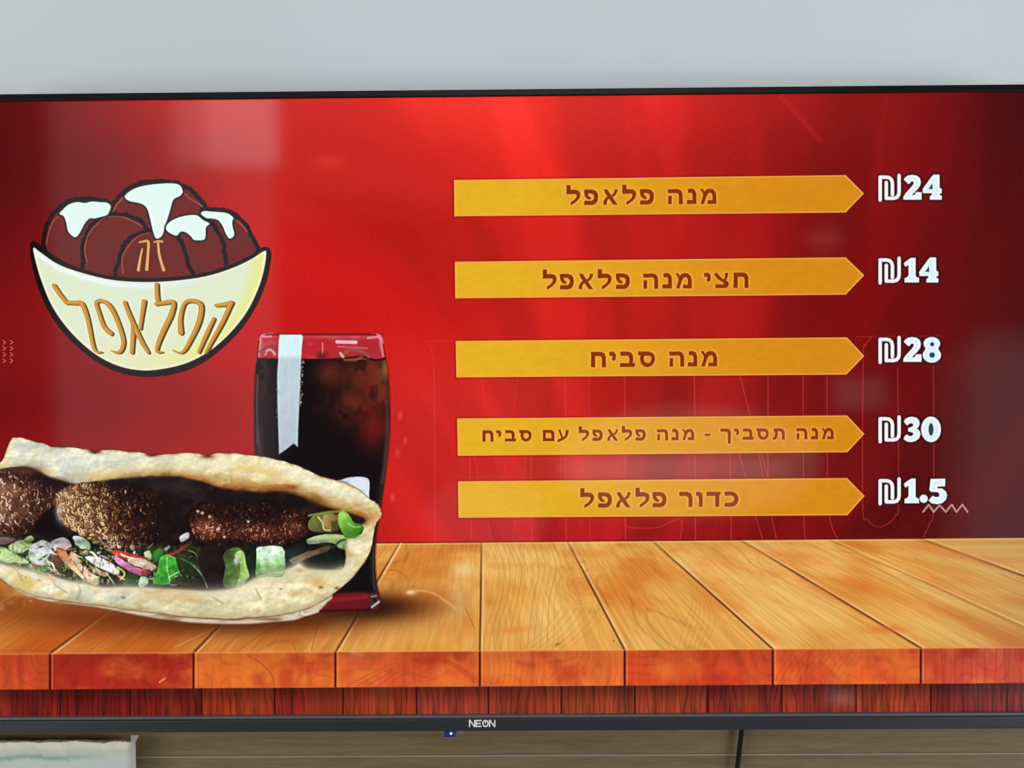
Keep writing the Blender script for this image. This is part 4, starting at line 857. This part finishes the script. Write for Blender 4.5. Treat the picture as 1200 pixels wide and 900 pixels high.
def eight():
    a = [(72 + 9.8 * math.cos(t), 17.5 + 7.7 * math.sin(t)) for t in np.linspace(math.radians(142), math.radians(398), 22)]
    b = [(72 + 10.8 * math.cos(t), 31 + 8.9 * math.sin(t)) for t in np.linspace(math.radians(-42), math.radians(222), 24)]
    return a + b
D8 = eight(); D8h = [ell(72.3, 18.3, 2.5, 2.4, 12), ell(72.3, 31, 3.3, 3.2, 14)]
D0 = ell(71, 25, 11.7, 15, 32); D0h = [ell(71, 25, 2.9, 7.4, 18)]
PR = [(195, [(D2, [], 0), (D4, [D4h], 0)]), (292, [(D1, [], 0), (D4, [D4h], -4)]), (385, [(D2, [], 0), (D8, D8h, 0)]),
      (478, [(D3, [], 0), (D0, D0h, 0)]), (550.6, [(D1, [], 0), (ell(62.4, 33.7, 4.9, 4.8, 20), [], 0), (D5, [], 0)])]
def ribbon(pts, w):
    P = [Vector(p) for p in pts]; Lf, Rt = [], []
    for i, p in enumerate(P):
        d1 = (P[i] - P[i - 1]).normalized() if i > 0 else None
        d2 = (P[i + 1] - P[i]).normalized() if i < len(P) - 1 else None
        d = (d1 + d2).normalized() if d1 and d2 else (d1 or d2)
        n = Vector((-d.y, d.x)); k = 1 / max(.5, n.dot(Vector((-(d1 or d2).y, (d1 or d2).x))))
        ww = w[i] if hasattr(w, '__len__') else w
        Lf.append(tuple(p + n * ww / 2 * k)); Rt.append(tuple(p - n * ww / 2 * k))
    return Lf + Rt[::-1]
PRICES = []
for y0, gl in PR:
    loops = []
    A = off(shA, -.2, y0); B = off(shB, -.2, y0)
    for Q in (A, B): line(Q, 6.6, (28, 6, 16), 3.2, .8)
    for P, H, dx_ in gl: 
        Q = off(P, dx_, y0); line(Q + [Q[0]], 3.2, (20, 8, 20), 3.2, .8)
    r = region(1048, y0 + 8, 1112, y0 + 42)
    for Q in (A, B): line(Q, 4.2, (246, 240, 246), 1.2, 1); loops.append((ribbon(Q, 4.0), []))
    for P, H, dx_ in gl:
        Q = off(P, dx_, y0); HH = [off(h, dx_, y0) for h in H]
        def dg(px, py, sd): return np.clip(lerp(np.zeros(px.shape + (3,), np.float32) + col((216, 242, 252)), col((250, 248, 252)), sm(-3.2, -1.2, sd)), 0, 1)
        fill([(x, y) for x, y in Q], None, 1.3, 1, dg)
        for h in HH: fill(h, (46, 62, 84), 1.1, .95)
        loops.append((Q, HH))
    PRICES.append(loops)
zz = [(1020 + x / 9.23, 552 + y / 9.23) for x, y in ((570, 440), (630, 362), (685, 440), (748, 367), (815, 440), (880, 362), (930, 440), (995, 362), (1050, 440))]
line(zz, 2.1, (196, 146, 142), 1.1, .9)

# --- soften slightly, then hand the pixels over
def blur(a):
    k_ = (np.roll(a, 1, 0) + np.roll(a, -1, 0) + np.roll(a, 1, 1) + np.roll(a, -1, 1)) * .25; return a * .8 + k_ * .2
def blur_wide(a):
    a = (a + np.roll(a, 1, 0)) * .5; a = (a + np.roll(a, -1, 0)) * .5
    a = (a + np.roll(a, 1, 1)) * .5; a = (a + np.roll(a, -1, 1)) * .5
    return a
def gs(a, n):
    for _ in range(n):
        a = (np.roll(a, 1, 0) + 2 * a + np.roll(a, -1, 0)) * .25; a = (np.roll(a, 2, 1) + 2 * a + np.roll(a, -2, 1)) * .25
    return a
edge_keep = IMG.copy()
IMG = np.clip(IMG + .55 * (IMG - gs(IMG, 4)), 0, 1)        # the crisp look of a phone-shot advert picture
IMG = blur(IMG); IMG[0] = edge_keep[0]; IMG[-1] = edge_keep[-1]; IMG[:, 0] = edge_keep[:, 0]; IMG[:, -1] = edge_keep[:, -1]; del edge_keep
IMG += (rs.rand(NH, NW, 1).astype(np.float32) - .5) * .012
img = bpy.data.images.new('menu_picture', NW, NH, alpha=False)
buf = np.ones((NH, NW, 4), np.float32); buf[..., :3] = np.clip(IMG[::-1], 0, 1)
img.pixels.foreach_set(buf.ravel()); img.update(); img.pack()
del buf, IMG, X, Y

# ------------------------------------------------------------------ materials
m_screen, nt, b = nodemat('lit_screen')
b.inputs['Base Color'].default_value = (0.0015, 0.0015, 0.002, 1); b.inputs['Roughness'].default_value = 0.07; b.inputs['IOR'].default_value = 1.5
ti = nt.nodes.new('ShaderNodeTexImage'); ti.image = img; ti.extension = 'EXTEND'; ti.interpolation = 'Linear'
uvn = nt.nodes.new('ShaderNodeUVMap'); uvn.uv_map = 'UVMap'
nt.links.new(uvn.outputs[0], ti.inputs[0]); nt.links.new(ti.outputs[0], b.inputs['Emission Color']); b.inputs['Emission Strength'].default_value = 1.0
m_frame = simple('dark_grey_plastic', (0.020, 0.025, 0.028), .42, 0, .08, 300)
m_frame_top = simple('black_plastic_edge', (0.0025, 0.002, 0.0025), .35, 0, .08, 300, spec=.2)
m_lip = simple('grey_bevel', (0.10, 0.10, 0.11), .4, 0, .05, 300)
m_back = simple('black_plastic', (0.02, 0.02, 0.02), .6)
m_white = simple('white_print', (0.86, 0.87, 0.86), .4)
m_led, nt, b = nodemat('blue_white_led'); b.inputs['Emission Color'].default_value = (0.62, 0.7, 1, 1); b.inputs['Emission Strength'].default_value = .7
m_ledh = simple('blue_sensor_window', (0.02, 0.03, 0.16), .25)
m_metal = simple('dark_metal', (0.1, 0.1, 0.1), .4, .8)
m_cable = simple('black_rubber', (0.004, 0.004, 0.0045), .7, spec=.2)
m_dust = simple('grey_print', (0.16, 0.16, 0.14), .5)

# painted wall: fine roller texture
m_wall, nt, b = nodemat('pale_grey_wall_paint'); L = nt.links.new
b.inputs['Roughness'].default_value = .7
tc = nt.nodes.new('ShaderNodeTexCoord'); n1 = nt.nodes.new('ShaderNodeTexNoise'); n1.inputs['Scale'].default_value = 3; n1.inputs['Detail'].default_value = 3
n2 = nt.nodes.new('ShaderNodeTexNoise'); n2.inputs['Scale'].default_value = 260; n2.inputs['Detail'].default_value = 4
mr = nt.nodes.new('ShaderNodeValToRGB'); mr.color_ramp.elements[0].color = (0.600, 0.645, 0.668, 1); mr.color_ramp.elements[1].color = (0.632, 0.682, 0.712, 1)
mr.color_ramp.elements[0].position = .3; mr.color_ramp.elements[1].position = .7
L(tc.outputs['Object'], n1.inputs[0]); L(tc.outputs['Object'], n2.inputs[0]); L(n1.outputs[0], mr.inputs[0]); L(mr.outputs[0], b.inputs['Base Color'])
bp = nt.nodes.new('ShaderNodeBump'); bp.inputs['Strength'].default_value = .25; bp.inputs['Distance'].default_value = .001; L(n2.outputs[0], bp.inputs['Height']); L(bp.outputs[0], b.inputs['Normal'])

# taupe wood boards
def wood_board(name, c1, c2, seed):
    m, nt, b = nodemat(name); L = nt.links.new
    tc = nt.nodes.new('ShaderNodeTexCoord'); mp = nt.nodes.new('ShaderNodeMapping'); mp.inputs['Scale'].default_value = (6, 6, 90); mp.inputs['Location'].default_value = (seed, 0, seed)
    n = nt.nodes.new('ShaderNodeTexNoise'); n.inputs['Scale'].default_value = 1.6; n.inputs['Detail'].default_value = 7; n.inputs['Roughness'].default_value = .62; n.inputs['Distortion'].default_value = .6
    cr = nt.nodes.new('ShaderNodeValToRGB'); cr.color_ramp.elements[0].position = .3; cr.color_ramp.elements[1].position = .72
    cr.color_ramp.elements[0].color = (*c1, 1); cr.color_ramp.elements[1].color = (*c2, 1)
    mp2 = nt.nodes.new('ShaderNodeMapping'); mp2.inputs['Scale'].default_value = (20, 20, 260); nf = nt.nodes.new('ShaderNodeTexNoise'); nf.inputs['Scale'].default_value = 2.5; nf.inputs['Detail'].default_value = 4
    mx = nt.nodes.new('ShaderNodeMix'); mx.data_type = 'RGBA'; mx.blend_type = 'OVERLAY'; mx.inputs[0].default_value = .3
    L(tc.outputs['Object'], mp.inputs[0]); L(mp.outputs[0], n.inputs[0]); L(n.outputs[0], cr.inputs[0])
    L(tc.outputs['Object'], mp2.inputs[0]); L(mp2.outputs[0], nf.inputs[0]); L(cr.outputs[0], mx.inputs[6]); L(nf.outputs[0], mx.inputs[7]); L(mx.outputs[2], b.inputs['Base Color'])
    b.inputs['Roughness'].default_value = .55
    bp = nt.nodes.new('ShaderNodeBump'); bp.inputs['Strength'].default_value = .3; bp.inputs['Distance'].default_value = .0006; L(nf.outputs[0], bp.inputs['Height']); L(bp.outputs[0], b.inputs['Normal'])
    return m
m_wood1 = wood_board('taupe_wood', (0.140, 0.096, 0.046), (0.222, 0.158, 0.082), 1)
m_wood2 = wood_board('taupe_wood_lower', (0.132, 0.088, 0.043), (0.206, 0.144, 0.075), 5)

# ------------------------------------------------------------------ setting
WY = 0.070                                    # wall behind the television
PY = 0.058                                    # face of the wood boards
def zat(x, y, py): return ray_plane(x, y, py).z
wall = box('wall', (-1.6, WY, 1.26), (1.6, WY + .12, 2.6), m_wall); tag(wall, kind='structure')
lowwall = box('wall_base', (-1.6, WY + .002, 0.0), (1.6, WY + .122, 1.2595), m_wall); tag(lowwall, kind='structure')
panel = bpy.data.objects.new('wood_panelling', None); C.objects.link(panel); panel.location = (0, PY, .6)
tag(panel, 'taupe wood-grain panelling on the wall below the television', 'wall panelling')
zg = (zat(0, 886.5, PY) + zat(1200, 883.5, PY)) / 2 - .0
def plank(z0, z1, mat):
    o = box('plank', (-1.6, PY, z0), (1.6, WY - .0005, z1), mat, None, .0012, 2); o.parent = panel; o.matrix_parent_inverse = Matrix.Translation((0, PY, .6)).inverted(); return o
plank(zg + .0004, 1.2588, m_wood1)
m_groove_highlight = simple('pale_groove_highlight', (.36, .31, .24), .5, 0, .15, 80)  # pale colour stands for light caught in the groove
jt = box('groove_highlight', (-1.6, PY - .0006, zg - .0010), (1.6, WY - .001, zg + .0003), m_groove_highlight); jt.parent = panel; jt.matrix_parent_inverse = Matrix.Translation((0, PY, .6)).inverted()  # thin added strip, its paleness painting the groove's highlight
z = zg - .0012
k = 0
while z > .62:
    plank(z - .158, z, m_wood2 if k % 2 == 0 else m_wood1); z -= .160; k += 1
counter = box('counter', (-1.6, -.22, .86), (1.6, PY - .001, .90), simple('pale_counter_top', (.42, .40, .37), .35, 0, .1, 60), None, .003); tag(counter, kind='structure')

# ------------------------------------------------------------------ television
tv = bpy.data.objects.new('television', None); C.objects.link(tv); tv.location = (0, 0, CEN.z - V1 * UNIT - .03)
tag(tv, 'wide flat television on the wall showing a red falafel menu with yellow arrow bars', 'television')
TM = Matrix.Translation(tv.location).inverted()
def adopt(o, p=tv):
    o.parent = p; o.matrix_parent_inverse = TM; return o
def W3(x, y, lift=0.0):
    p = ray_plane(x, y); return (p.x, -lift, p.z)
def uv_of(v): return ((v[0] / UNIT - U0) / (U1 - U0), 1 - (-(v[2] - CEN.z) / UNIT - V0) / (V1 - V0))
xL, xR = U0 * UNIT, U1 * UNIT; zT, zB = CEN.z - V0 * UNIT, CEN.z - V1 * UNIT
vs = []; fs = []; nx, nz = 12, 8
for j in range(nz + 1):
    for i in range(nx + 1): vs.append((xL + (xR - xL) * i / nx, 0, zB + (zT - zB) * j / nz))
for j in range(nz):
    for i in range(nx): a = j * (nx + 1) + i; fs.append((a, a + 1, a + nx + 2, a + nx + 1))
screen = adopt(mesh_obj('screen', vs, fs, m_screen, None, [uv_of(v) for v in vs]))
def clip_rect(P):
    """keep a shape inside the lit picture"""
    def cl(pts, ins, inter):
        out = []
        for i in range(len(pts)):
            a, b = pts[i - 1], pts[i]
            if ins(b):
                if not ins(a): out.append(inter(a, b))
                out.append(b)
            elif ins(a): out.append(inter(a, b))
        return out
    for ax, lim, sg in ((0, xL + .0002, 1), (0, xR - .0002, -1), (2, zB + .0002, 1), (2, zT - .0002, -1)):
        if not P: return P
        def it(a, b):
            t = (lim - a[ax]) / (b[ax] - a[ax]); return tuple(a[q] + (b[q] - a[q]) * t for q in range(3))
        P = cl(P, lambda p: (p[ax] - lim) * sg >= 0, it)
    return P
def flat(name, loops, lift, label=None):
    """a flat drawn shape on the screen: one mesh, a hair in front of what it covers"""
    verts, faces = [], []
    for q, (P, H) in enumerate(loops):
        lf = lift + q * 0.000003
        pv = [W3(x, y, lf) for x, y in P]
        if not H: pv = clip_rect(pv)
        if len(pv) < 3: continue
        hv = [[W3(x, y, lf) for x, y in h] for h in H]
        allv = pv + [v for h in hv for v in h]; base = len(verts)
        tri = tessellate_polygon([[Vector((v[0], v[2], 0)) for v in pv]] + [[Vector((v[0], v[2], 0)) for v in h] for h in hv])
        verts += allv
        for t in tri:
            a, b_, c_ = [allv[i] for i in t]
            cr = (b_[0] - a[0]) * (c_[2] - a[2]) - (b_[2] - a[2]) * (c_[0] - a[0])
            faces.append(tuple(base + i for i in (t if cr > 0 else t[::-1])))
    if not faces: return None
    o = mesh_obj(name, verts, faces, m_screen, None, [uv_of(v) for v in verts])
    o.parent = screen
    if label: o['label'] = label
    return o
e = 0.00004
# planks of the pictured table
def seam_at(i, t): return seams[i][1] + (seams[i][0] - seams[i][1]) * t
for i in range(len(seams) - 1):
    P = []
    for (k, t) in ((i, 0), (i + 1, 0), (i + 1, 1), (i, 1)):
        x = seam_at(k, t); P.append((x + (.8 if k == i else -.8), BOT(x) if t == 0 else TOPE(x)))
    if i < 3: P = [(max(p[0], -60), p[1]) for p in P]
    flat('table_plank', [(P, [])], e)
for i in range(len(frontx) - 1):
    a, b_ = frontx[i] + .9, frontx[i + 1] - .9
    flat('plank_end', [([(a, TOPE(a)), (b_, TOPE(b_)), (b_, FRB(b_)), (a, FRB(a))], [])], e)
for i in range(len(lowx) - 1):
    a, b_ = lowx[i] + .7, lowx[i + 1] - .7
    flat('lower_board', [([(a, FRB(a) + .6), (b_, FRB(b_) + .6), (b_, 845), (a, 845)], [])], e)
flat('drink_glass', [(gpoly, [])], 2 * e, 'pictured glass of dark iced drink with white window light')
flat('window_light', [(wl, [])], 3 * e)
flat('napkin', [(smooth(napkin, 3), [])], 3 * e)
flat('wrapper', [(wrp, [])], 3 * e)
flat('pita_bread', [(outer, [])], 4 * e, 'pictured pita bread holding falafel and salad')
flat('filling', [(opn, [])], 5 * e)
for P in (fa1, fa2, fa3): flat('falafel_ball', [(P, [])], 6 * e)
flat('lettuce', [(smooth([(186, 660), (190, 652), (198, 650), (207, 655), (215, 662), (221, 665), (216, 672), (206, 676), (198, 684), (188, 685), (180, 683), (180, 674), (185, 668)], 3), [])], 7 * e)
flat('cucumber', [(smooth([(298, 650), (300, 642), (316, 639.5), (330, 641), (334, 650), (334, 668), (331, 675), (314, 676), (300, 674)], 3), [])], 7 * e)
flat('cucumber', [(smooth([(358, 660), (360, 632), (374, 627), (400, 626), (406, 631), (404, 660), (401, 666), (384, 667), (366, 664)], 2), [])], 7 * e, 'cucumber piece with nearly black skin')
flat('pepper', [(smooth([(396, 606), (398, 600), (403, 598), (409, 604), (416, 612), (424, 615), (426, 621), (421, 627), (412, 631), (404, 628), (398, 618)], 3), [])], 7 * e)
for i, k_ in enumerate('BAFECD'): flat('emblem_ball', [(ball_polys[k_], [])], (2 + i) * e)
for P in sauce_polys: flat('emblem_sauce', [(P, [])], 9 * e)
flat('emblem_bowl', [(bo, [])], 10 * e, 'drawn cream bowl with thick black outline')
flat('emblem_lettering', [(ribbon(Q, w), []) for Q, w, c_ in gold_letters], 11 * e, 'gold Hebrew lettering on the bowl and front ball')
words = ['top bar, two words', 'second bar, three words', 'middle bar, two words', 'fourth bar, longest and smallest lettering', 'bottom bar, two words']
for i, b_ in enumerate(BARS):
    flat('menu_bar', [(b_, [])], 2 * e, 'yellow arrow bar, ' + ['topmost', 'second from the top', 'in the middle', 'second from the bottom', 'lowest'][i])
    flat('bar_lettering', LETTERS[i], 3 * e, 'brown Hebrew lettering on the ' + words[i])
    flat('price', PRICES[i], 2 * e, 'white price ' + ['24', '14', '28', '30', '1.5'][i] + ' after a shekel sign')
flat('zigzag', [(ribbon(zz, 2.1), [])], 4 * e, 'small pale zigzag line under the lowest price')

# frame around the screen
fr = .0032
p = ray_plane(600, 103.5)
zFT = (zat(0, 111.8, 0) + zat(1200, 98.8, 0)) / 2; zFB = (zat(0, 858.5, -.004) + zat(1200, 853.5, -.004)) / 2
xo = .0105
def ring_frame():
    parts = []
    parts.append(('top_frame', box('top_frame', (xL - xo, -.0030, zT - .0004), (xR + xo, .012, zFT), m_frame_top, None, .0010, 2)))
    parts.append(('side_frame', box('side_frame', (xL - xo, -.0030, zB), (xL + .0004, .012, zT - .0006), m_frame_top, None, .0010, 2)))
    parts.append(('side_frame', box('side_frame', (xR - .0004, -.0030, zB), (xR + xo, .012, zT - .0006), m_frame_top, None, .0010, 2)))
    parts.append(('bottom_frame', box('bottom_frame', (xL - xo, -.0060, zFB), (xR + xo, .014, zB - .0030), m_frame, None, .0016, 3)))
    parts.append(('bottom_lip', box('bottom_lip', (xL, -.0046, zB - .0029), (xR, .004, zB + .0004), m_lip, None, .0009, 2)))
    for n_, o in parts: adopt(o)
    return parts
parts = ring_frame(); bottom = parts[3][1]
hs = adopt(box('housing', (xL - .006, .0125, zFB + .004), (xR + .006, .030, zFT - .003), m_back, None, .004))
hs2 = adopt(box('rear_cover', (-.40, .0302, zFB + .012), (.40, .048, 1.62), m_back, None, .006))
br = adopt(box('wall_bracket', (-.16, .0482, 1.40), (.16, WY - .0002, 1.60), m_metal, None, .001))
# brand lettering, as on the frame
def F(x, y): return (lambda q: (q.x, q.z))(ray_plane(x, y, -.006))
bx0, by0, bx1, by1 = 550.3, 843.6, 579.2, 851.8
h_ = by1 - by0
def word():
    st = []
    cw = 6.1; gp = 1.7
    xs = [bx0 + k * (cw + gp) for k in range(4)]
    N = lambda x: [[(x, by1), (x, by0)], [(x, by0), (x + cw, by1)], [(x + cw, by1), (x + cw, by0)]]
    st += N(xs[0])
    x = xs[1]; st += [[(x, by0), (x, by1)], [(x, by0 + .7), (x + cw, by0 + .7)], [(x, by0 + h_ / 2), (x + cw * .85, by0 + h_ / 2)], [(x, by1 - .7), (x + cw, by1 - .7)]]
    x = xs[2]; st += [ell(x + cw / 2, by0 + h_ / 2, cw / 2 + .1, h_ / 2 - .6, 16) + [(x + cw + .1, by0 + h_ / 2)]]
    st += [[(x + cw / 2, by0 + 1.8), (x + cw / 2, by0 + h_ / 2)]]
    st += N(xs[3]); return st
verts, faces = [], []
for q, s_ in enumerate(word()):
    R_ = ribbon(s_, 1.35); n = len(R_) // 2; base = len(verts)
    for x, y in R_: a = F(x, y); verts.append((a[0], -.0062 - q * 2e-6, a[1]))
    for i in range(n - 1): faces.append((base + i, base + i + 1, base + 2 * n - 2 - i, base + 2 * n - 1 - i))
bl = mesh_obj('brand_lettering', verts, faces, m_white, None); bl.parent = bottom
bl['label'] = 'small white brand lettering reading NEON'
# standby light under the frame
q = ray_plane(526, 859.5, -.001)
sn = adopt(box('sensor_housing', (q.x - .0055, -.004, q.z - .0032), (q.x + .0075, .008, zFB - .0002), m_ledh, None, .001))
bm = bmesh.new(); bmesh.ops.create_uvsphere(bm, u_segments=14, v_segments=8, radius=.0014)
me = bpy.data.meshes.new('standby_light'); bm.to_mesh(me); bm.free(); me.materials.append(m_led)
sl = bpy.data.objects.new('standby_light', me); C.objects.link(sl); q2_ = ray_plane(528.5, 859.5, -.004); sl.location = (q2_.x, -.0042, q2_.z)
sl.parent = sn
q = ray_plane(539, 858.3, -.001)
pr = adopt(box('port_label', (q.x - .004, -.002, q.z - .0010), (q.x + .004, .008, zFB - .0002), m_dust, None, .0004))

# ------------------------------------------------------------------ cable hanging from the television
def tube(name, pts, rad_, mat, n=10):
    P = [Vector(p) for p in pts]; verts, faces = [], []
    for i, p_ in enumerate(P):
        d = (P[min(i + 1, len(P) - 1)] - P[max(i - 1, 0)]).normalized(); u = d.cross(Vector((0, 1, 0))).normalized(); v = d.cross(u)
        for k in range(n):
            a = 2 * math.pi * k / n; verts.append(p_ + (u * math.cos(a) + v * math.sin(a)) * rad_)
    for i in range(len(P) - 1):
        for k in range(n): faces.append((i * n + k, i * n + (k + 1) % n, (i + 1) * n + (k + 1) % n, (i + 1) * n + k))
    faces.append(tuple(range(n))[::-1]); faces.append(tuple((len(P) - 1) * n + k for k in range(n)))
    return mesh_obj(name, verts, faces, mat, None, None, True)
cy_ = PY - .006
a1 = ray_plane(868.6, 858, cy_); a2 = ray_plane(864.6, 900, cy_); dx = (a2.x - a1.x)
pts = [(a1.x - dx * 2.6, cy_ - .002, a1.z + .11)]
for k in range(12):
    t = k / 11 * 4.6; pts.append((a1.x + dx * t - .0008 * math.sin(t * 1.4), cy_ - .001, a1.z + (a2.z - a1.z) * t))
pts += [(pts[-1][0] - .004, cy_ - .006, .912), (pts[-1][0] - .02, cy_ - .02, .9042), (pts[-1][0] - .10, cy_ - .03, .9042)]
cb = tube('power_cable', pts, .0030, m_cable); tag(cb, 'thin black cable hanging down the wood panelling right of centre', 'cable')

# ------------------------------------------------------------------ pale box under the left end of the television
bxm, nt, b = nodemat('pale_box_card'); L = nt.links.new
tc = nt.nodes.new('ShaderNodeTexCoord'); sp = nt.nodes.new('ShaderNodeSeparateXYZ'); L(tc.outputs['Generated'], sp.inputs[0])
n1 = nt.nodes.new('ShaderNodeTexNoise'); n1.inputs['Scale'].default_value = 9; n1.inputs['Detail'].default_value = 5
mpb = nt.nodes.new('ShaderNodeMapping'); mpb.inputs['Scale'].default_value = (1, 1, 1.2); L(tc.outputs['Generated'], mpb.inputs[0]); L(mpb.outputs[0], n1.inputs[0])
def mth(op, a_, b_=None, c_=None):
    m_ = nt.nodes.new('ShaderNodeMath'); m_.operation = op
    for i_, v_ in enumerate((a_, b_, c_)):
        if v_ is None: continue
        if isinstance(v_, (int, float)): m_.inputs[i_].default_value = v_
        else: L(v_, m_.inputs[i_])
    return m_.outputs[0]
zz_ = mth('MULTIPLY_ADD', n1.outputs[0], .05, sp.outputs['Z'])
cr = nt.nodes.new('ShaderNodeValToRGB'); e_ = cr.color_ramp.elements; e_[0].position = .86; e_[0].color = (.50, .56, .54, 1); e_[1].position = 1.03; e_[1].color = (.80, .77, .62, 1)
ne = cr.color_ramp.elements.new(.96); ne.color = (.56, .57, .50, 1)
L(zz_, cr.inputs[0])
tz_ = mth('DIVIDE', mth('SUBTRACT', mth('MULTIPLY_ADD', n1.outputs[0], .045, sp.outputs['Z']), .918), .017)
bnd = mth('POWER', 2.718, mth('MULTIPLY', mth('MULTIPLY', tz_, tz_), -1.0))
fad = nt.nodes.new('ShaderNodeMapRange'); fad.inputs[1].default_value = .70; fad.inputs[2].default_value = .94; fad.inputs[3].default_value = .85; fad.inputs[4].default_value = 0; L(sp.outputs['X'], fad.inputs[0])
mxb = nt.nodes.new('ShaderNodeMix'); mxb.data_type = 'RGBA'; L(mth('MULTIPLY', bnd, fad.outputs[0]), mxb.inputs[0]); L(cr.outputs[0], mxb.inputs[6]); mxb.inputs[7].default_value = (.20, .33, .33, 1)
L(mxb.outputs[2], b.inputs['Base Color']); b.inputs['Roughness'].default_value = .6
fy = .036
xr = ray_plane(153, 880, fy).x; xl = ray_plane(-140, 880, fy).x; zt = (zat(0, 871, fy) + zat(150, 868.5, fy)) / 2
bx = bpy.data.objects.new('board', None); C.objects.link(bx); bx.location = (-.6, 0, .9)
tag(bx, 'pale board with ragged top edge and teal stripe, under the left end of the television', 'board')
BM = Matrix.Translation(bx.location).inverted()
rb = random.Random(2); nxx = 90; verts, faces = [], []
prof = [rb.uniform(-1, 1) for _ in range(nxx + 1)]
rows = [0, .3, .6, .8, .88, .93, .96, .985, 1.0]
for side in (0, 1):
    for j, t in enumerate(rows):
        for i in range(nxx + 1):
            u = i / nxx; x = xl + (xr - xl) * u
            top = zt + .0004 * math.sin(u * 19) + .0003 * math.sin(u * 47 + 1) + .0005 * prof[i] - .0025 * max(0, .35 - u)
            yb_ = (fy if side == 0 else .041)
            wob = .0012 * math.sin(u * 31 + t * 9) * t + .0008 * math.sin(u * 73 + t * 21)
            verts.append((x, yb_ + wob * (1 if side == 0 else 0) , .9002 + (top - .9002) * t))
n_ = nxx + 1; off_ = n_ * len(rows)
for j in range(len(rows) - 1):
    for i in range(nxx):
        a = j * n_ + i; faces.append((a, a + 1, a + n_ + 1, a + n_)); a += off_; faces.append((a, a + n_, a + n_ + 1, a + 1))
tp = (len(rows) - 1) * n_
for i in range(nxx): faces.append((tp + i, tp + i + 1, off_ + tp + i + 1, off_ + tp + i)); faces.append((i, off_ + i, off_ + i + 1, i + 1))
for j in range(len(rows) - 1):
    for i, fl in ((0, 1), (nxx, 0)):
        a = j * n_ + i; q_ = (a, a + n_, off_ + a + n_, off_ + a); faces.append(q_ if not fl else q_[::-1])
bo_ = mesh_obj('sheet', verts, faces, bxm, None, None, False); bo_.parent = bx; bo_.matrix_parent_inverse = BM
m_tape, nt, b = nodemat('clear_tape'); b.inputs['Base Color'].default_value = (.62, .62, .58, 1); b.inputs['Alpha'].default_value = .55; b.inputs['Roughness'].default_value = .3
q1 = ray_plane(153.5, 862, fy - .002); q2 = ray_plane(158, 862, fy - .002); q3 = ray_plane(161, 865, fy - .002)
tv_ = [(q1.x, fy - .002, .9002), (q2.x - .001, fy - .0005, .9002), (q2.x, fy - .001, zt), (q3.x, fy + .002, q3.z + .0015), (q1.x, fy - .0022, q1.z + .0005), (q1.x, fy - .0025, zt)]
tape = mesh_obj('tape_flap', tv_ + [(v[0], v[1] + .0004, v[2]) for v in tv_], [(0, 1, 2, 5), (5, 2, 3, 4), (6, 11, 8, 7), (11, 10, 9, 8), (1, 7, 8, 2), (2, 8, 9, 3), (3, 9, 10, 4), (4, 10, 11, 5), (5, 11, 6, 0), (0, 6, 7, 1)], m_tape, None)
tape.parent = bx; tape.matrix_parent_inverse = BM
